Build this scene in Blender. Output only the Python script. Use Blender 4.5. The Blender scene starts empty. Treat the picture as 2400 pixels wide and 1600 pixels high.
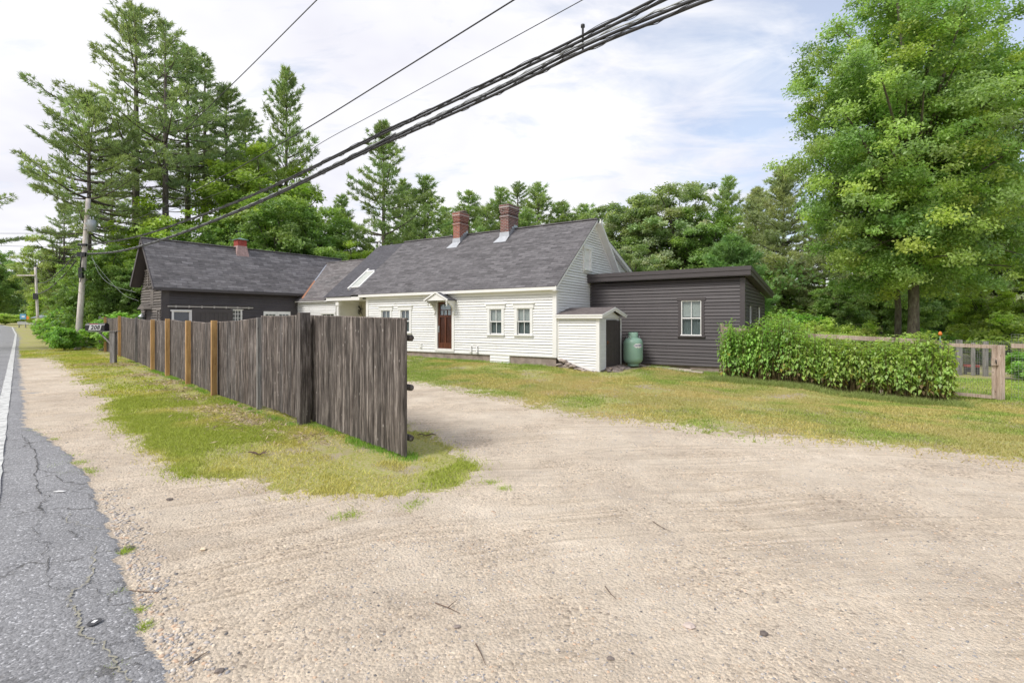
import bpy, math, random
import numpy as np
from mathutils import Vector, Matrix
random.seed(7)
SC = bpy.context.scene
COL = SC.collection
# ------------------------------------------------------------ camera
F, CX, CY, EYE = 1192.0, 1200.0, 753.0, 1.8
cam = bpy.data.cameras.new('camera'); co = bpy.data.objects.new('camera', cam); COL.objects.link(co)
co.location = (0, 0, EYE); co.rotation_euler = (math.pi/2, 0, 0)
cam.sensor_width = 36; cam.lens = F/2400*36; cam.shift_y = -(800-CY)/2400
cam.clip_start = .05; cam.clip_end = 3000
SC.camera = co
# ------------------------------------------------------------ world
SUN_AZ = math.atan2(-.62, -.78)      # direction towards the sun (x, y)
SUN_EL = math.radians(48)
w = bpy.data.worlds.new('World'); SC.world = w; w.use_nodes = True
nt = w.node_tree; nt.nodes.clear()
def N(t, ty, **k):
    n = t.nodes.new(ty)
    for a, v in k.items(): setattr(n, a, v)
    return n
out = N(nt, 'ShaderNodeOutputWorld'); bg = N(nt, 'ShaderNodeBackground'); bg.inputs[1].default_value = .1
sky = N(nt, 'ShaderNodeTexSky'); sky.sky_type = 'NISHITA'; sky.sun_disc = False
sky.sun_elevation = SUN_EL; sky.sun_rotation = math.pi/2-SUN_AZ
geo = N(nt, 'ShaderNodeTexCoord')
sep = N(nt, 'ShaderNodeSeparateXYZ'); nt.links.new(geo.outputs['Generated'], sep.inputs[0])
def M_(t, op, a, b=None, c=None, clamp=False):
    n = N(t, 'ShaderNodeMath', operation=op, use_clamp=clamp)
    for i, x in enumerate((a, b, c)):
        if x is None: continue
        if isinstance(x, (int, float)): n.inputs[i].default_value = x
        else: t.links.new(x, n.inputs[i])
    return n.outputs[0]
zz = M_(nt, 'ADD', M_(nt, 'MAXIMUM', sep.outputs[2], 0.0), .22)
cx = M_(nt, 'DIVIDE', sep.outputs[0], zz); cy = M_(nt, 'DIVIDE', sep.outputs[1], zz)
cmb = N(nt, 'ShaderNodeCombineXYZ'); nt.links.new(cx, cmb.inputs[0]); nt.links.new(cy, cmb.inputs[1])
def ramp(t, fac, stops, interp='LINEAR'):
    r = N(t, 'ShaderNodeValToRGB'); r.color_ramp.interpolation = interp
    e = r.color_ramp.elements
    while len(e) > 1: e.remove(e[-1])
    for i, (p, c) in enumerate(stops):
        if i == 0: e[0].position = p; k = e[0]
        else: k = e.new(p)
        k.color = (*c, 1) if len(c) == 3 else c
    t.links.new(fac, r.inputs[0]); return r.outputs[0]
def noise(t, vec, scale, detail=4, rough=.5, dist=0, dim='3D'):
    n = N(t, 'ShaderNodeTexNoise', noise_dimensions=dim)
    n.inputs['Scale'].default_value = scale; n.inputs['Detail'].default_value = detail
    n.inputs['Roughness'].default_value = rough; n.inputs['Distortion'].default_value = dist
    if vec is not None: t.links.new(vec, n.inputs['Vector'])
    return n.outputs[0]
mp = N(nt, 'ShaderNodeMapping'); mp.inputs['Rotation'].default_value = (0, 0, .6); mp.inputs['Scale'].default_value = (1, 1.9, 1)
nt.links.new(cmb.outputs[0], mp.inputs[0])
n1 = noise(nt, mp.outputs[0], 1.1, 7, .62, .5)
n2 = noise(nt, mp.outputs[0], 3.2, 6, .6, .6)
n3 = noise(nt, cmb.outputs[0], .8, 5, .55, .2)
# clearer patch of sky towards the right
side = M_(nt, 'MULTIPLY', M_(nt, 'MULTIPLY', M_(nt, 'SUBTRACT', sep.outputs[0], .0), M_(nt, 'MULTIPLY', sep.outputs[2], 2.6)), .50)
cov = M_(nt, 'SUBTRACT', M_(nt, 'ADD', M_(nt, 'MULTIPLY', n1, .45), M_(nt, 'MULTIPLY', n2, .55)), M_(nt, 'MAXIMUM', side, 0.0))
covr = ramp(nt, cov, [(.24, (.50,)*3), (.36, (.78,)*3), (.46, (1,)*3)])
ccol = ramp(nt, n3, [(.36, (5.5, 5.5, 6.2)), (.47, (6.4, 6.4, 6.8)), (.60, (7.3, 7.3, 7.4))])
mx = N(nt, 'ShaderNodeMix', data_type='RGBA'); nt.links.new(covr, mx.inputs[0])
hs = N(nt, 'ShaderNodeHueSaturation'); hs.inputs['Saturation'].default_value = 1.25; hs.inputs['Value'].default_value = 1.35; nt.links.new(sky.outputs[0], hs.inputs['Color']); nt.links.new(hs.outputs[0], mx.inputs[6]); nt.links.new(ccol, mx.inputs[7])
nt.links.new(mx.outputs[2], bg.inputs[0]); nt.links.new(bg.outputs[0], out.inputs[0])
# ------------------------------------------------------------ sun
sl = bpy.data.lights.new('sun', 'SUN'); sl.energy = 1.9; sl.angle = math.radians(20); sl.color = (1, .96, .91)
so = bpy.data.objects.new('sun', sl); COL.objects.link(so)
sd = Vector((math.cos(SUN_EL)*math.cos(SUN_AZ), math.cos(SUN_EL)*math.sin(SUN_AZ), math.sin(SUN_EL)))
so.rotation_euler = sd.to_track_quat('Z', 'Y').to_euler(); so.location = (-20, -20, 40)
SC.view_settings.view_transform = 'Standard'; SC.view_settings.look = 'None'
SC.view_settings.exposure = .60; SC.view_settings.gamma = 1
SC.render.engine = 'CYCLES'
SC.cycles.max_bounces = 8; SC.cycles.diffuse_bounces = 5; SC.cycles.glossy_bounces = 2
SC.cycles.transmission_bounces = 4; SC.cycles.transparent_max_bounces = 6

# ------------------------------------------------------------ geometry of the photograph
ANG = -math.radians(33.514)
EX = np.array([math.cos(ANG), math.sin(ANG)]); EY = np.array([-EX[1], EX[0]])
O = np.array([1.6732, 19.3631])
def w2(a, b): p = O + EX*a + EY*b; return float(p[0]), float(p[1])
def pix(u, v, z=0.0):           # ground point seen at a place of the photograph
    Y = (EYE-z)*F/(v-CY); return ((u-CX)/F*Y, Y)
def at(u, v, Y): return ((u-CX)/F*Y, Y, EYE+(CY-v)*Y/F)
# ------------------------------------------------------------ tagging
def tag(o, label=None, cat=None, group=None, kind=None):
    if label: o['label'] = label
    if cat: o['category'] = cat
    if group: o['group'] = group
    if kind: o['kind'] = kind
    return o
def empty(name, loc=(0, 0, 0), rz=0.0):
    o = bpy.data.objects.new(name, None); COL.objects.link(o)
    o.location = loc; o.rotation_euler = (0, 0, rz); o.empty_display_size = .2
    return o
# ------------------------------------------------------------ mesh helpers
def np_mesh(name, V, Fc, col=None, uv=None, smooth=False):
    """V (n,3), Fc list of index arrays, each (m,k)."""
    if not isinstance(Fc, list): Fc = [Fc]
    me = bpy.data.meshes.new(name)
    V = np.asarray(V, dtype=np.float32)
    loops = np.concatenate([f.ravel() for f in Fc]).astype(np.int32)
    sizes = np.concatenate([np.full(len(f), f.shape[1], np.int32) for f in Fc])
    starts = np.concatenate([[0], np.cumsum(sizes)[:-1]]).astype(np.int32)
    me.vertices.add(len(V)); me.vertices.foreach_set('co', V.ravel())
    me.loops.add(len(loops)); me.loops.foreach_set('vertex_index', loops)
    me.polygons.add(len(sizes)); me.polygons.foreach_set('loop_start', starts); me.polygons.foreach_set('loop_total', sizes)
    if smooth: me.polygons.foreach_set('use_smooth', np.ones(len(sizes), bool))
    me.update(calc_edges=True)
    if col is not None:
        a = me.color_attributes.new('Col', 'FLOAT_COLOR', 'POINT')
        c = np.ones((len(V), 4), np.float32); c[:, :3] = col
        a.data.foreach_set('color', c.ravel())
    return me
def link(name, me, mat, parent=None, loc=None):
    o = bpy.data.objects.new(name, me); COL.objects.link(o)
    for m in (mat if isinstance(mat, (list, tuple)) else [mat]): me.materials.append(m)
    if parent: o.parent = parent
    if loc: o.location = loc
    return o
class MB:
    def __init__(s): s.v = []; s.f = []; s.c = []; s.m = []; s.sm = []
    def add(s, vs, fs, c=1.0, m=0, sm=False):
        k = len(s.v); s.v += [tuple(p) for p in vs]
        for f in fs: s.f.append([i+k for i in f]); s.c.append(c); s.m.append(m); s.sm.append(sm)
    def box(s, x0, x1, y0, y1, z0, z1, T=None, c=1.0, m=0):
        p = [(x, y, z) for z in (z0, z1) for y in (y0, y1) for x in (x0, x1)]
        if T: p = [T(*q) for q in p]
        s.add(p, [(0, 2, 3, 1), (4, 5, 7, 6), (0, 1, 5, 4), (2, 6, 7, 3), (0, 4, 6, 2), (1, 3, 7, 5)], c, m)
    def obox(s, p, q, wx, wz, c=1.0, m=0, up=(0, 0, 1)):     # beam from p to q
        p = Vector(p); q = Vector(q); d = (q-p).normalized(); u = Vector(up)
        if abs(d.dot(u)) > .98: u = Vector((0, 1, 0))
        h = d.cross(u).normalized(); u = h.cross(d).normalized()
        vs = []
        for e in (p, q):
            for i, j in ((-1, -1), (1, -1), (1, 1), (-1, 1)): vs.append(e+h*i*wx/2+u*j*wz/2)
        s.add(vs, [(3, 2, 1, 0), (4, 5, 6, 7), (0, 1, 5, 4), (1, 2, 6, 5), (2, 3, 7, 6), (3, 0, 4, 7)], c, m)
    def tube(s, pts, r, n=6, c=1.0, m=0, cap=True):
        pts = [Vector(p) for p in pts]; rs = r if isinstance(r, (list, tuple)) else [r]*len(pts)
        vs = []; ref = None
        for i, p in enumerate(pts):
            d = (pts[min(i+1, len(pts)-1)]-pts[max(i-1, 0)]).normalized()
            if ref is None: ref = Vector((0, 0, 1)) if abs(d.z) < .9 else Vector((1, 0, 0))
            h = d.cross(ref).normalized(); u = h.cross(d).normalized(); ref = u
            for k in range(n):
                a = 2*math.pi*k/n; vs.append(p+h*math.cos(a)*rs[i]+u*math.sin(a)*rs[i])
        fs = [(i*n+k, i*n+(k+1) % n, (i+1)*n+(k+1) % n, (i+1)*n+k) for i in range(len(pts)-1) for k in range(n)]
        if cap: fs += [tuple(range(n))[::-1], tuple((len(pts)-1)*n+k for k in range(n))]
        s.add(vs, fs, c, m, n > 4)
    def lathe(s, prof, n=24, cx=0, cy=0, c=1.0, m=0):        # prof [(r,z)]
        vs = [(cx+r*math.cos(2*math.pi*k/n), cy+r*math.sin(2*math.pi*k/n), z) for r, z in prof for k in range(n)]
        fs = [(i*n+k, i*n+(k+1) % n, (i+1)*n+(k+1) % n, (i+1)*n+k) for i in range(len(prof)-1) for k in range(n)]
        s.add(vs, fs, c, m, True)
    def poly(s, pts, c=1.0, m=0): s.add(pts, [tuple(range(len(pts)))], c, m)
    def slab(s, pts, d, c=1.0, m=0):                         # polygon thickened by vector d
        n = len(pts); P = [Vector(p) for p in pts]; D = Vector(d)
        vs = P+[p+D for p in P]
        s.add(vs, [tuple(range(n))[::-1], tuple(range(n, 2*n))]+[(i, (i+1) % n, n+(i+1) % n, n+i) for i in range(n)], c, m)
    def build(s, name, mat, parent=None, loc=None, bevel=0):
        me = bpy.data.meshes.new(name); me.from_pydata([tuple(map(float, p)) for p in s.v], [], s.f)
        me.polygons.foreach_set('material_index', s.m); me.polygons.foreach_set('use_smooth', s.sm)
        a = me.color_attributes.new('Col', 'FLOAT_COLOR', 'CORNER')
        cs = []
        for c, f in zip(s.c, s.f):
            c = (c, c, c) if isinstance(c, (int, float)) else c
            cs += [c[0], c[1], c[2], 1.0]*len(f)
        a.data.foreach_set('color', cs)
        # uv in metres: u along the horizontal of the face, v up its slope
        uvl = me.uv_layers.new(name='UVMap'); uvs = np.zeros((len(me.loops), 2), np.float32)
        vv = me.vertices
        for p in me.polygons:
            nz = p.normal; h = Vector((0, 0, 1)).cross(nz)
            h = h.normalized() if h.length > 1e-3 else Vector((1, 0, 0))
            u = nz.cross(h)
            for li in p.loop_indices:
                q = vv[me.loops[li].vertex_index].co
                uvs[li] = (q.dot(h), q.dot(u))
        uvl.data.foreach_set('uv', uvs.ravel())
        o = link(name, me, mat, parent, loc)
        if bevel:
            b = o.modifiers.new('bevel', 'BEVEL'); b.width = bevel; b.segments = 2; b.limit_method = 'ANGLE'
        return o
# ------------------------------------------------------------ materials
def newmat(name):
    m = bpy.data.materials.new(name); m.use_nodes = True; t = m.node_tree; t.nodes.clear()
    o = N(t, 'ShaderNodeOutputMaterial'); p = N(t, 'ShaderNodeBsdfPrincipled'); t.links.new(p.outputs[0], o.inputs[0])
    return m, t, p, o
def coords(t, kind='Object', scale=(1, 1, 1), rot=(0, 0, 0)):
    c = N(t, 'ShaderNodeTexCoord'); mm = N(t, 'ShaderNodeMapping')
    mm.inputs['Scale'].default_value = scale; mm.inputs['Rotation'].default_value = rot
    t.links.new(c.outputs[kind], mm.inputs[0]); return mm.outputs[0]
def mixc(t, fac, a, b, blend='MIX'):
    n = N(t, 'ShaderNodeMix', data_type='RGBA', blend_type=blend)
    for i, x in ((0, fac), (6, a), (7, b)):
        if isinstance(x, (int, float)): n.inputs[i].default_value = x
        elif isinstance(x, tuple): n.inputs[i].default_value = (*x, 1)
        else: t.links.new(x, n.inputs[i])
    return n.outputs[2]
def attr(t): a = N(t, 'ShaderNodeAttribute'); a.attribute_name = 'Col'; return a.outputs[0]
def bump(t, p, h, strength=.3, dist=.02):
    b = N(t, 'ShaderNodeBump'); b.inputs['Strength'].default_value = strength; b.inputs['Distance'].default_value = dist
    t.links.new(h, b.inputs['Height']); t.links.new(b.outputs[0], p.inputs['Normal'])
def paint(name, c, rough=.55, var=.12, scale=2.5, dirt=None, bs=.12, metallic=0, stretch=(1, 1, 1), useattr=False):
    m, t, p, o = newmat(name)
    v = coords(t, 'Object', stretch)
    n = noise(t, v, scale, 6, .6)
    lo = tuple(x*(1-var) for x in c); hi = tuple(min(1, x*(1+var*.6)) for x in c)
    cc = ramp(t, n, [(.3, lo), (.7, hi)])
    if dirt:
        n2 = noise(t, v, scale*3.7, 8, .7)
        cc = mixc(t, ramp(t, n2, [(.52, (0,)*3), (.75, (.7,)*3)]), cc, dirt)
    if useattr: cc = mixc(t, 1.0, cc, attr(t), 'MULTIPLY')
    t.links.new(cc, p.inputs['Base Color']); p.inputs['Roughness'].default_value = rough
    p.inputs['Metallic'].default_value = metallic
    if bs: bump(t, p, noise(t, v, 60, 4), bs, .004)
    return m
WHITE = paint('white_paint', (.80, .80, .785), .5, .05, 1.2, dirt=(.68, .66, .61), useattr=True)
TRIM = paint('white_trim_paint', (.82, .81, .79), .45, .04, 3, useattr=True)
DARK = paint('dark_brown_paint', (.072, .062, .064), .55, .16, 1.2, useattr=True)
DARKTRIM = paint('dark_brown_trim', (.070, .060, .062), .5, .1, 3)
WEATH = paint('weathered_dark_siding', (.155, .137, .122), .8, .3, 3.0, dirt=(.28, .25, .22), stretch=(1, 1, 5), useattr=True)
REDP = paint('faded_red_paint', (.42, .07, .05), .7, .25, 6, dirt=(.5, .3, .27))
GREENP = paint('green_copper_roof', (.16, .25, .2), .6, .2, 5)
STEELW = paint('galvanised_flashing', (.55, .57, .6), .4, .15, 5, metallic=.6)
TANKG = paint('mint_green_enamel', (.27, .43, .33), .38, .06, 3, bs=.03)
CONC = paint('weathered_foundation', (.33, .27, .235), .9, .35, 3.5, dirt=(.2, .11, .08), bs=.6)
BLACKP = paint('black_plastic', (.015, .015, .018), .35, .2, 3)
BLACKR = paint('black_rubber_cable', (.03, .03, .033), .55, .3, 8)
GREYM = paint('grey_metal', (.42, .44, .45), .4, .15, 3, metallic=.3)
COPPER = paint('copper_flashing', (.52, .24, .13), .5, .25, 4)
GUARD = paint('guard_rail_steel', (.5, .5, .5), .5, .1, 4)
ORANGE = paint('orange_paint', (.7, .2, .03), .5, .1, 4)
BLUES = paint('blue_sign_paint', (.12, .32, .5), .4, .1, 4)
DARKHOLE = paint('dark_interior', (.02, .02, .022), .9, .1, 3, bs=0)
BLIND = paint('window_blind', (.5, .52, .48), .7, .1, 3)
CURT = paint('grey_curtain', (.22, .25, .25), .8, .35, 9, stretch=(5, 5, .3))
def glassmat():
    m, t, p, o = newmat('window_glass'); t.nodes.remove(p)
    g = N(t, 'ShaderNodeBsdfGlossy'); g.inputs['Roughness'].default_value = .03; g.inputs['Color'].default_value = (.9, .95, 1, 1)
    tr = N(t, 'ShaderNodeBsdfTransparent'); tr.inputs[0].default_value = (.8, .85, .85, 1)
    mx = N(t, 'ShaderNodeMixShader'); lw = N(t, 'ShaderNodeLayerWeight'); lw.inputs[0].default_value = .25
    f = M_(t, 'ADD', M_(t, 'MULTIPLY', lw.outputs[1], .3), .07, clamp=True)
    t.links.new(f, mx.inputs[0]); t.links.new(tr.outputs[0], mx.inputs[1]); t.links.new(g.outputs[0], mx.inputs[2])
    t.links.new(mx.outputs[0], o.inputs[0]); return m
GLASS = glassmat()
def shingle(name, c1, c2, c3):
    m, t, p, o = newmat(name)
    v = coords(t, 'UV')
    b = N(t, 'ShaderNodeTexBrick'); t.links.new(v, b.inputs['Vector'])
    b.offset = .5; b.inputs['Scale'].default_value = 1.0; b.inputs['Brick Width'].default_value = .5; b.inputs['Row Height'].default_value = .15
    b.inputs['Mortar Size'].default_value = .006; b.inputs['Mortar Smooth'].default_value = .3; b.inputs['Bias'].default_value = .0
    b.inputs['Color1'].default_value = (*c1, 1); b.inputs['Color2'].default_value = (*c2, 1); b.inputs['Mortar'].default_value = (c1[0]*.45, c1[1]*.45, c1[2]*.45, 1)
    big = noise(t, coords(t, 'UV', (.35, 1.2, 1)), 1.6, 6, .65)
    cc = mixc(t, ramp(t, big, [(.38, (0,)*3), (.66, (.5,)*3)]), b.outputs[0], c3)
    st = noise(t, coords(t, 'UV', (1.2, 7, 1)), 3, 4, .6)
    cc = mixc(t, 1.0, cc, ramp(t, st, [(.32, (.6,)*3), (.68, (1.35,)*3)]), 'MULTIPLY')
    sp = noise(t, v, 90, 2)
    cc = mixc(t, 1.0, cc, ramp(t, sp, [(.3, (.8,)*3), (.7, (1.15,)*3)]), 'MULTIPLY')
    t.links.new(cc, p.inputs['Base Color']); p.inputs['Roughness'].default_value = .9
    sx = N(t, 'ShaderNodeSeparateXYZ'); t.links.new(v, sx.inputs[0])
    saw = M_(t, 'FRACT', M_(t, 'DIVIDE', sx.outputs[1], .15))
    bump(t, p, M_(t, 'SUBTRACT', M_(t, 'MULTIPLY', b.outputs[1], -.5), saw), .8, .02)
    return m
SH_MAIN = shingle('charcoal_shingles', (.085, .08, .084), (.185, .176, .183), (.15, .142, .147))
SH_BARN = shingle('grey_brown_shingles', (.12, .113, .117), (.26, .245, .25), (.20, .185, .185))
SH_ELL = shingle('rusty_grey_shingles', (.11, .104, .104), (.22, .208, .208), (.19, .16, .155))
SH_DK = shingle('dark_shingles', (.085, .082, .092), (.11, .108, .12), (.10, .098, .11))
def brickm(name, a, b, mo, dk=None):
    m, t, p, o = newmat(name); v = coords(t, 'UV')
    br = N(t, 'ShaderNodeTexBrick'); t.links.new(v, br.inputs['Vector']); br.inputs['Scale'].default_value = 1
    br.inputs['Brick Width'].default_value = .2; br.inputs['Row Height'].default_value = .072; br.inputs['Mortar Size'].default_value = .009
    br.inputs['Color1'].default_value = (*a, 1); br.inputs['Color2'].default_value = (*b, 1); br.inputs['Mortar'].default_value = (*mo, 1)
    cc = br.outputs[0]
    n = noise(t, v, 5, 5, .7)
    cc = mixc(t, ramp(t, n, [(.45, (0,)*3), (.7, (.6,)*3)]), cc, dk or (.12, .06, .05))
    t.links.new(cc, p.inputs['Base Color']); p.inputs['Roughness'].default_value = .85
    bump(t, p, M_(t, 'MULTIPLY', br.outputs[1], -1.0), .6, .01); return m
BRICK = brickm('red_brick', (.38, .10, .05), (.28, .075, .045), (.42, .36, .32))
BRICK2 = brickm('dark_red_brick', (.22, .07, .05), (.14, .06, .05), (.40, .37, .35), (.06, .05, .05))
def woodm(name, a, b, c, grain=(14, 14, .9), knots=True, rough=.85, useattr=True, spots=None):
    m, t, p, o = newmat(name)
    v = coords(t, 'Object', grain)
    n = noise(t, v, 2.2, 9, .72, .15)
    cc = ramp(t, n, [(.36, a), (.50, b), (.70, c)])
    n5 = noise(t, coords(t, 'Object', (.9, .9, .5)), 1.7, 4, .6)
    cc = mixc(t, 1.0, cc, ramp(t, n5, [(.3, (.62,)*3), (.7, (1.25,)*3)]), 'MULTIPLY')
    if knots:
        vo = N(t, 'ShaderNodeTexVoronoi'); t.links.new(coords(t, 'Object', (9, 9, 4.5)), vo.inputs['Vector']); vo.inputs['Scale'].default_value = 1
        k = ramp(t, vo.outputs[0], [(.06, (.85,)*3), (.12, (0,)*3)])
        cc = mixc(t, k, cc, spots or (.05, .04, .035))
    if useattr: cc = mixc(t, 1.0, cc, attr(t), 'MULTIPLY')
    t.links.new(cc, p.inputs['Base Color']); p.inputs['Roughness'].default_value = rough
    bump(t, p, n, .5, .006); return m
FWOOD = woodm('weathered_fence_wood', (.024, .019, .016), (.108, .089, .079), (.39, .345, .315), spots=(.34, .31, .29))
GWOOD = woodm('grey_post_wood', (.12, .115, .11), (.24, .225, .21), (.38, .37, .36))
YWOOD = woodm('new_yellow_timber', (.36, .19, .07), (.52, .31, .12), (.60, .40, .18), spots=(.18, .08, .03))
PWOOD = woodm('utility_pole_wood', (.48, .40, .34), (.68, .61, .56), (.80, .76, .72), knots=False)
TWOOD = woodm('garden_fence_timber', (.27, .19, .145), (.45, .35, .28), (.60, .52, .46))
DOORW = woodm('varnished_door_wood', (.05, .016, .009), (.105, .034, .017), (.17, .06, .03), knots=False, rough=.35)
BARK = woodm('tree_bark', (.055, .045, .038), (.12, .10, .085), (.22, .20, .17), grain=(5, 5, 1.4), knots=False)
MBARK = woodm('lichen_maple_bark', (.06, .05, .04), (.13, .11, .085), (.22, .23, .15), grain=(5, 5, 1.6), knots=False)
def leafm(name, tr=.45, rough=.42, spec=.5):
    m, t, p, o = newmat(name); c = attr(t)
    t.links.new(c, p.inputs['Base Color']); p.inputs['Roughness'].default_value = rough; p.inputs['Specular IOR Level'].default_value = spec
    tl = N(t, 'ShaderNodeBsdfTranslucent'); t.links.new(mixc(t, 1.0, c, (1.15, 1.2, .6), 'MULTIPLY'), tl.inputs[0])
    mx = N(t, 'ShaderNodeMixShader'); mx.inputs[0].default_value = tr
    t.links.new(p.outputs[0], mx.inputs[1]); t.links.new(tl.outputs[0], mx.inputs[2]); t.links.new(mx.outputs[0], o.inputs[0]); return m
LEAF = leafm('leaf'); NEEDLE = leafm('needle', .38, .5, .3); BLADE = leafm('grass_blade', .3, .6, .2)
STONE = leafm('pebble_stone', 0.0, .8, .2)
# ------------------------------------------------------------ ground materials
def groundm():
    m, t, p, o = newmat('grassy_soil'); v = coords(t, 'Object')
    n = noise(t, v, .9, 8, .62); n2 = noise(t, v, 26, 6, .75); n3 = noise(t, v, 60, 4, .7)
    g = ramp(t, n2, [(.32, (.20, .24, .05)), (.46, (.34, .36, .09)), (.56, (.44, .38, .20)), (.68, (.46, .39, .28))])
    d = ramp(t, n3, [(.3, (.30, .24, .175)), (.7, (.50, .42, .33))])
    cc = mixc(t, ramp(t, n, [(.52, (0,)*3), (.62, (1,)*3)]), g, d)
    t.links.new(cc, p.inputs['Base Color']); p.inputs['Roughness'].default_value = .95; p.inputs['Specular IOR Level'].default_value = .1
    bump(t, p, n3, .6, .02); return m
def gravelm():
    m, t, p, o = newmat('sandy_gravel'); v = coords(t, 'Object')
    n = noise(t, v, .35, 6, .6); n2 = noise(t, v, 5, 6, .65)
    n9 = noise(t, v, 1.4, 5, .6); n = M_(t, 'ADD', M_(t, 'MULTIPLY', n, .6), M_(t, 'MULTIPLY', n9, .4))
    base = ramp(t, n, [(.36, (.555, .47, .375)), (.5, (.66, .565, .45)), (.63, (.745, .645, .52))])
    base = mixc(t, 1.0, base, ramp(t, n2, [(.3, (.93,)*3), (.7, (1.06,)*3)]), 'MULTIPLY')
    vo = N(t, 'ShaderNodeTexVoronoi'); vo.inputs['Scale'].default_value = 48; vo.inputs['Randomness'].default_value = 1; t.links.new(v, vo.inputs['Vector'])
    sx = N(t, 'ShaderNodeSeparateColor'); t.links.new(vo.outputs['Color'], sx.inputs[0])
    st = ramp(t, sx.outputs[0], [(0, (.50, .48, .48)), (.06, (.72, .69, .67)), (.20, (.88, .85, .82)), (.45, (.98, .96, .94)), (.75, (1.06, 1.04, 1.02)), (.93, (1.22, 1.18, 1.12))], 'CONSTANT')
    mask = ramp(t, noise(t, v, .9, 6, .7), [(.42, (.12,)*3), (.62, (1.,)*3)])
    cc = mixc(t, mask, base, mixc(t, 1.0, base, st, 'MULTIPLY'))
    fn = noise(t, v, 190, 3, .8)
    cc = mixc(t, 1.0, cc, ramp(t, fn, [(.3, (.66,)*3), (.7, (1.28,)*3)]), 'MULTIPLY')
    t.links.new(cc, p.inputs['Base Color']); p.inputs['Roughness'].default_value = .95; p.inputs['Specular IOR Level'].default_value = .15
    sp = N(t, 'ShaderNodeSeparateXYZ'); t.links.new(v, sp.inputs[0])
    wob = M_(t, 'MULTIPLY', noise(t, v, .25, 2), 1.1)
    rd = M_(t, 'SQRT', M_(t, 'ADD', M_(t, 'POWER', M_(t, 'SUBTRACT', sp.outputs[0], 3.5), 2.0), M_(t, 'POWER', M_(t, 'ADD', sp.outputs[1], 7.0), 2.0)))
    rr_ = M_(t, 'ADD', rd, wob); cb = N(t, 'ShaderNodeCombineXYZ'); t.links.new(rr_, cb.inputs[0])
    t1 = noise(t, cb.outputs[0], 1.1, 3, .6); t2 = noise(t, cb.outputs[0], 14, 3, .6)
    trk = ramp(t, t1, [(.42, (0,)*3), (.52, (1,)*3)]); tm = ramp(t, noise(t, v, .6, 3), [(.38, (0,)*3), (.55, (1,)*3)])
    tk = M_(t, 'MULTIPLY', trk, tm)
    cc = mixc(t, M_(t, 'MULTIPLY', tk, 1.0), cc, mixc(t, 1.0, cc, ramp(t, t2, [(.40, (.80, .78, .75)), (.58, (1.08, 1.07, 1.06))]), 'MULTIPLY'))
    t.links.new(cc, p.inputs['Base Color'])
    tr = M_(t, 'ADD', M_(t, 'MULTIPLY', M_(t, 'MULTIPLY', t2, tk), .8), noise(t, coords(t, 'Object', (.5, 2.5, 1), (0, 0, .25)), 1.6, 5, .6, .6))
    h = M_(t, 'ADD', M_(t, 'MULTIPLY', vo.outputs[0], -.5), M_(t, 'ADD', M_(t, 'MULTIPLY', fn, .25), M_(t, 'MULTIPLY', tr, 1.5)))
    bump(t, p, h, .8, .03); return m
def asphaltm():
    m, t, p, o = newmat('worn_asphalt'); v = coords(t, 'Object')
    n = noise(t, v, .5, 6, .6)
    base = ramp(t, n, [(.35, (.245, .243, .248)), (.65, (.31, .308, .313))])
    vo = N(t, 'ShaderNodeTexVoronoi'); vo.inputs['Scale'].default_value = 85; t.links.new(v, vo.inputs['Vector'])
    sx = N(t, 'ShaderNodeSeparateColor'); t.links.new(vo.outputs['Color'], sx.inputs[0])
    st = ramp(t, sx.outputs[0], [(0, (.55,)*3), (.2, (.85,)*3), (.6, (1.0,)*3), (.85, (1.35,)*3), (.95, (2.1,)*3)], 'CONSTANT')
    cc = mixc(t, .8, base, mixc(t, 1.0, base, st, 'MULTIPLY'))
    dn = noise(t, v, 1.5, 5, .6)
    vd = N(t, 'ShaderNodeVectorMath', operation='ADD'); t.links.new(v, vd.inputs[0])
    nn = N(t, 'ShaderNodeTexNoise'); nn.inputs['Scale'].default_value = 1.8; nn.inputs['Detail'].default_value = 6; t.links.new(v, nn.inputs['Vector'])
    sc = N(t, 'ShaderNodeVectorMath', operation='SCALE'); sc.inputs['Scale'].default_value = 1.1; t.links.new(nn.outputs['Color'], sc.inputs[0]); t.links.new(sc.outputs[0], vd.inputs[1])
    cr = N(t, 'ShaderNodeTexVoronoi', feature='DISTANCE_TO_EDGE'); cr.inputs['Scale'].default_value = .62; t.links.new(vd.outputs[0], cr.inputs['Vector'])
    ck = ramp(t, cr.outputs[0], [(.003, (.75,)*3), (.009, (0,)*3)])
    ck = mixc(t, 1.0, ck, ramp(t, dn, [(.42, (0,)*3), (.55, (1,)*3)]), 'MULTIPLY')
    cc = mixc(t, ck, cc, (.06, .055, .05))
    t.links.new(cc, p.inputs['Base Color']); p.inputs['Roughness'].default_value = .85
    bump(t, p, M_(t, 'ADD', M_(t, 'MULTIPLY', vo.outputs[0], -1.0), M_(t, 'MULTIPLY', ck, -2.0)), .5, .008); return m
SOIL, GRAVEL, ASPH = groundm(), gravelm(), asphaltm()
def linem():
    m, t, p, o = newmat('worn_road_paint'); v = coords(t, 'Object')
    n = noise(t, v, 7, 8, .75); n2 = noise(t, v, 45, 3, .7)
    cc = mixc(t, ramp(t, n, [(.45, (0,)*3), (.60, (.85,)*3)]), (.70, .70, .67), (.36, .36, .35))
    cc = mixc(t, 1.0, cc, ramp(t, n2, [(.3, (.85,)*3), (.7, (1.05,)*3)]), 'MULTIPLY')
    t.links.new(cc, p.inputs['Base Color']); p.inputs['Roughness'].default_value = .7; return m
LINE = linem()
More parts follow.
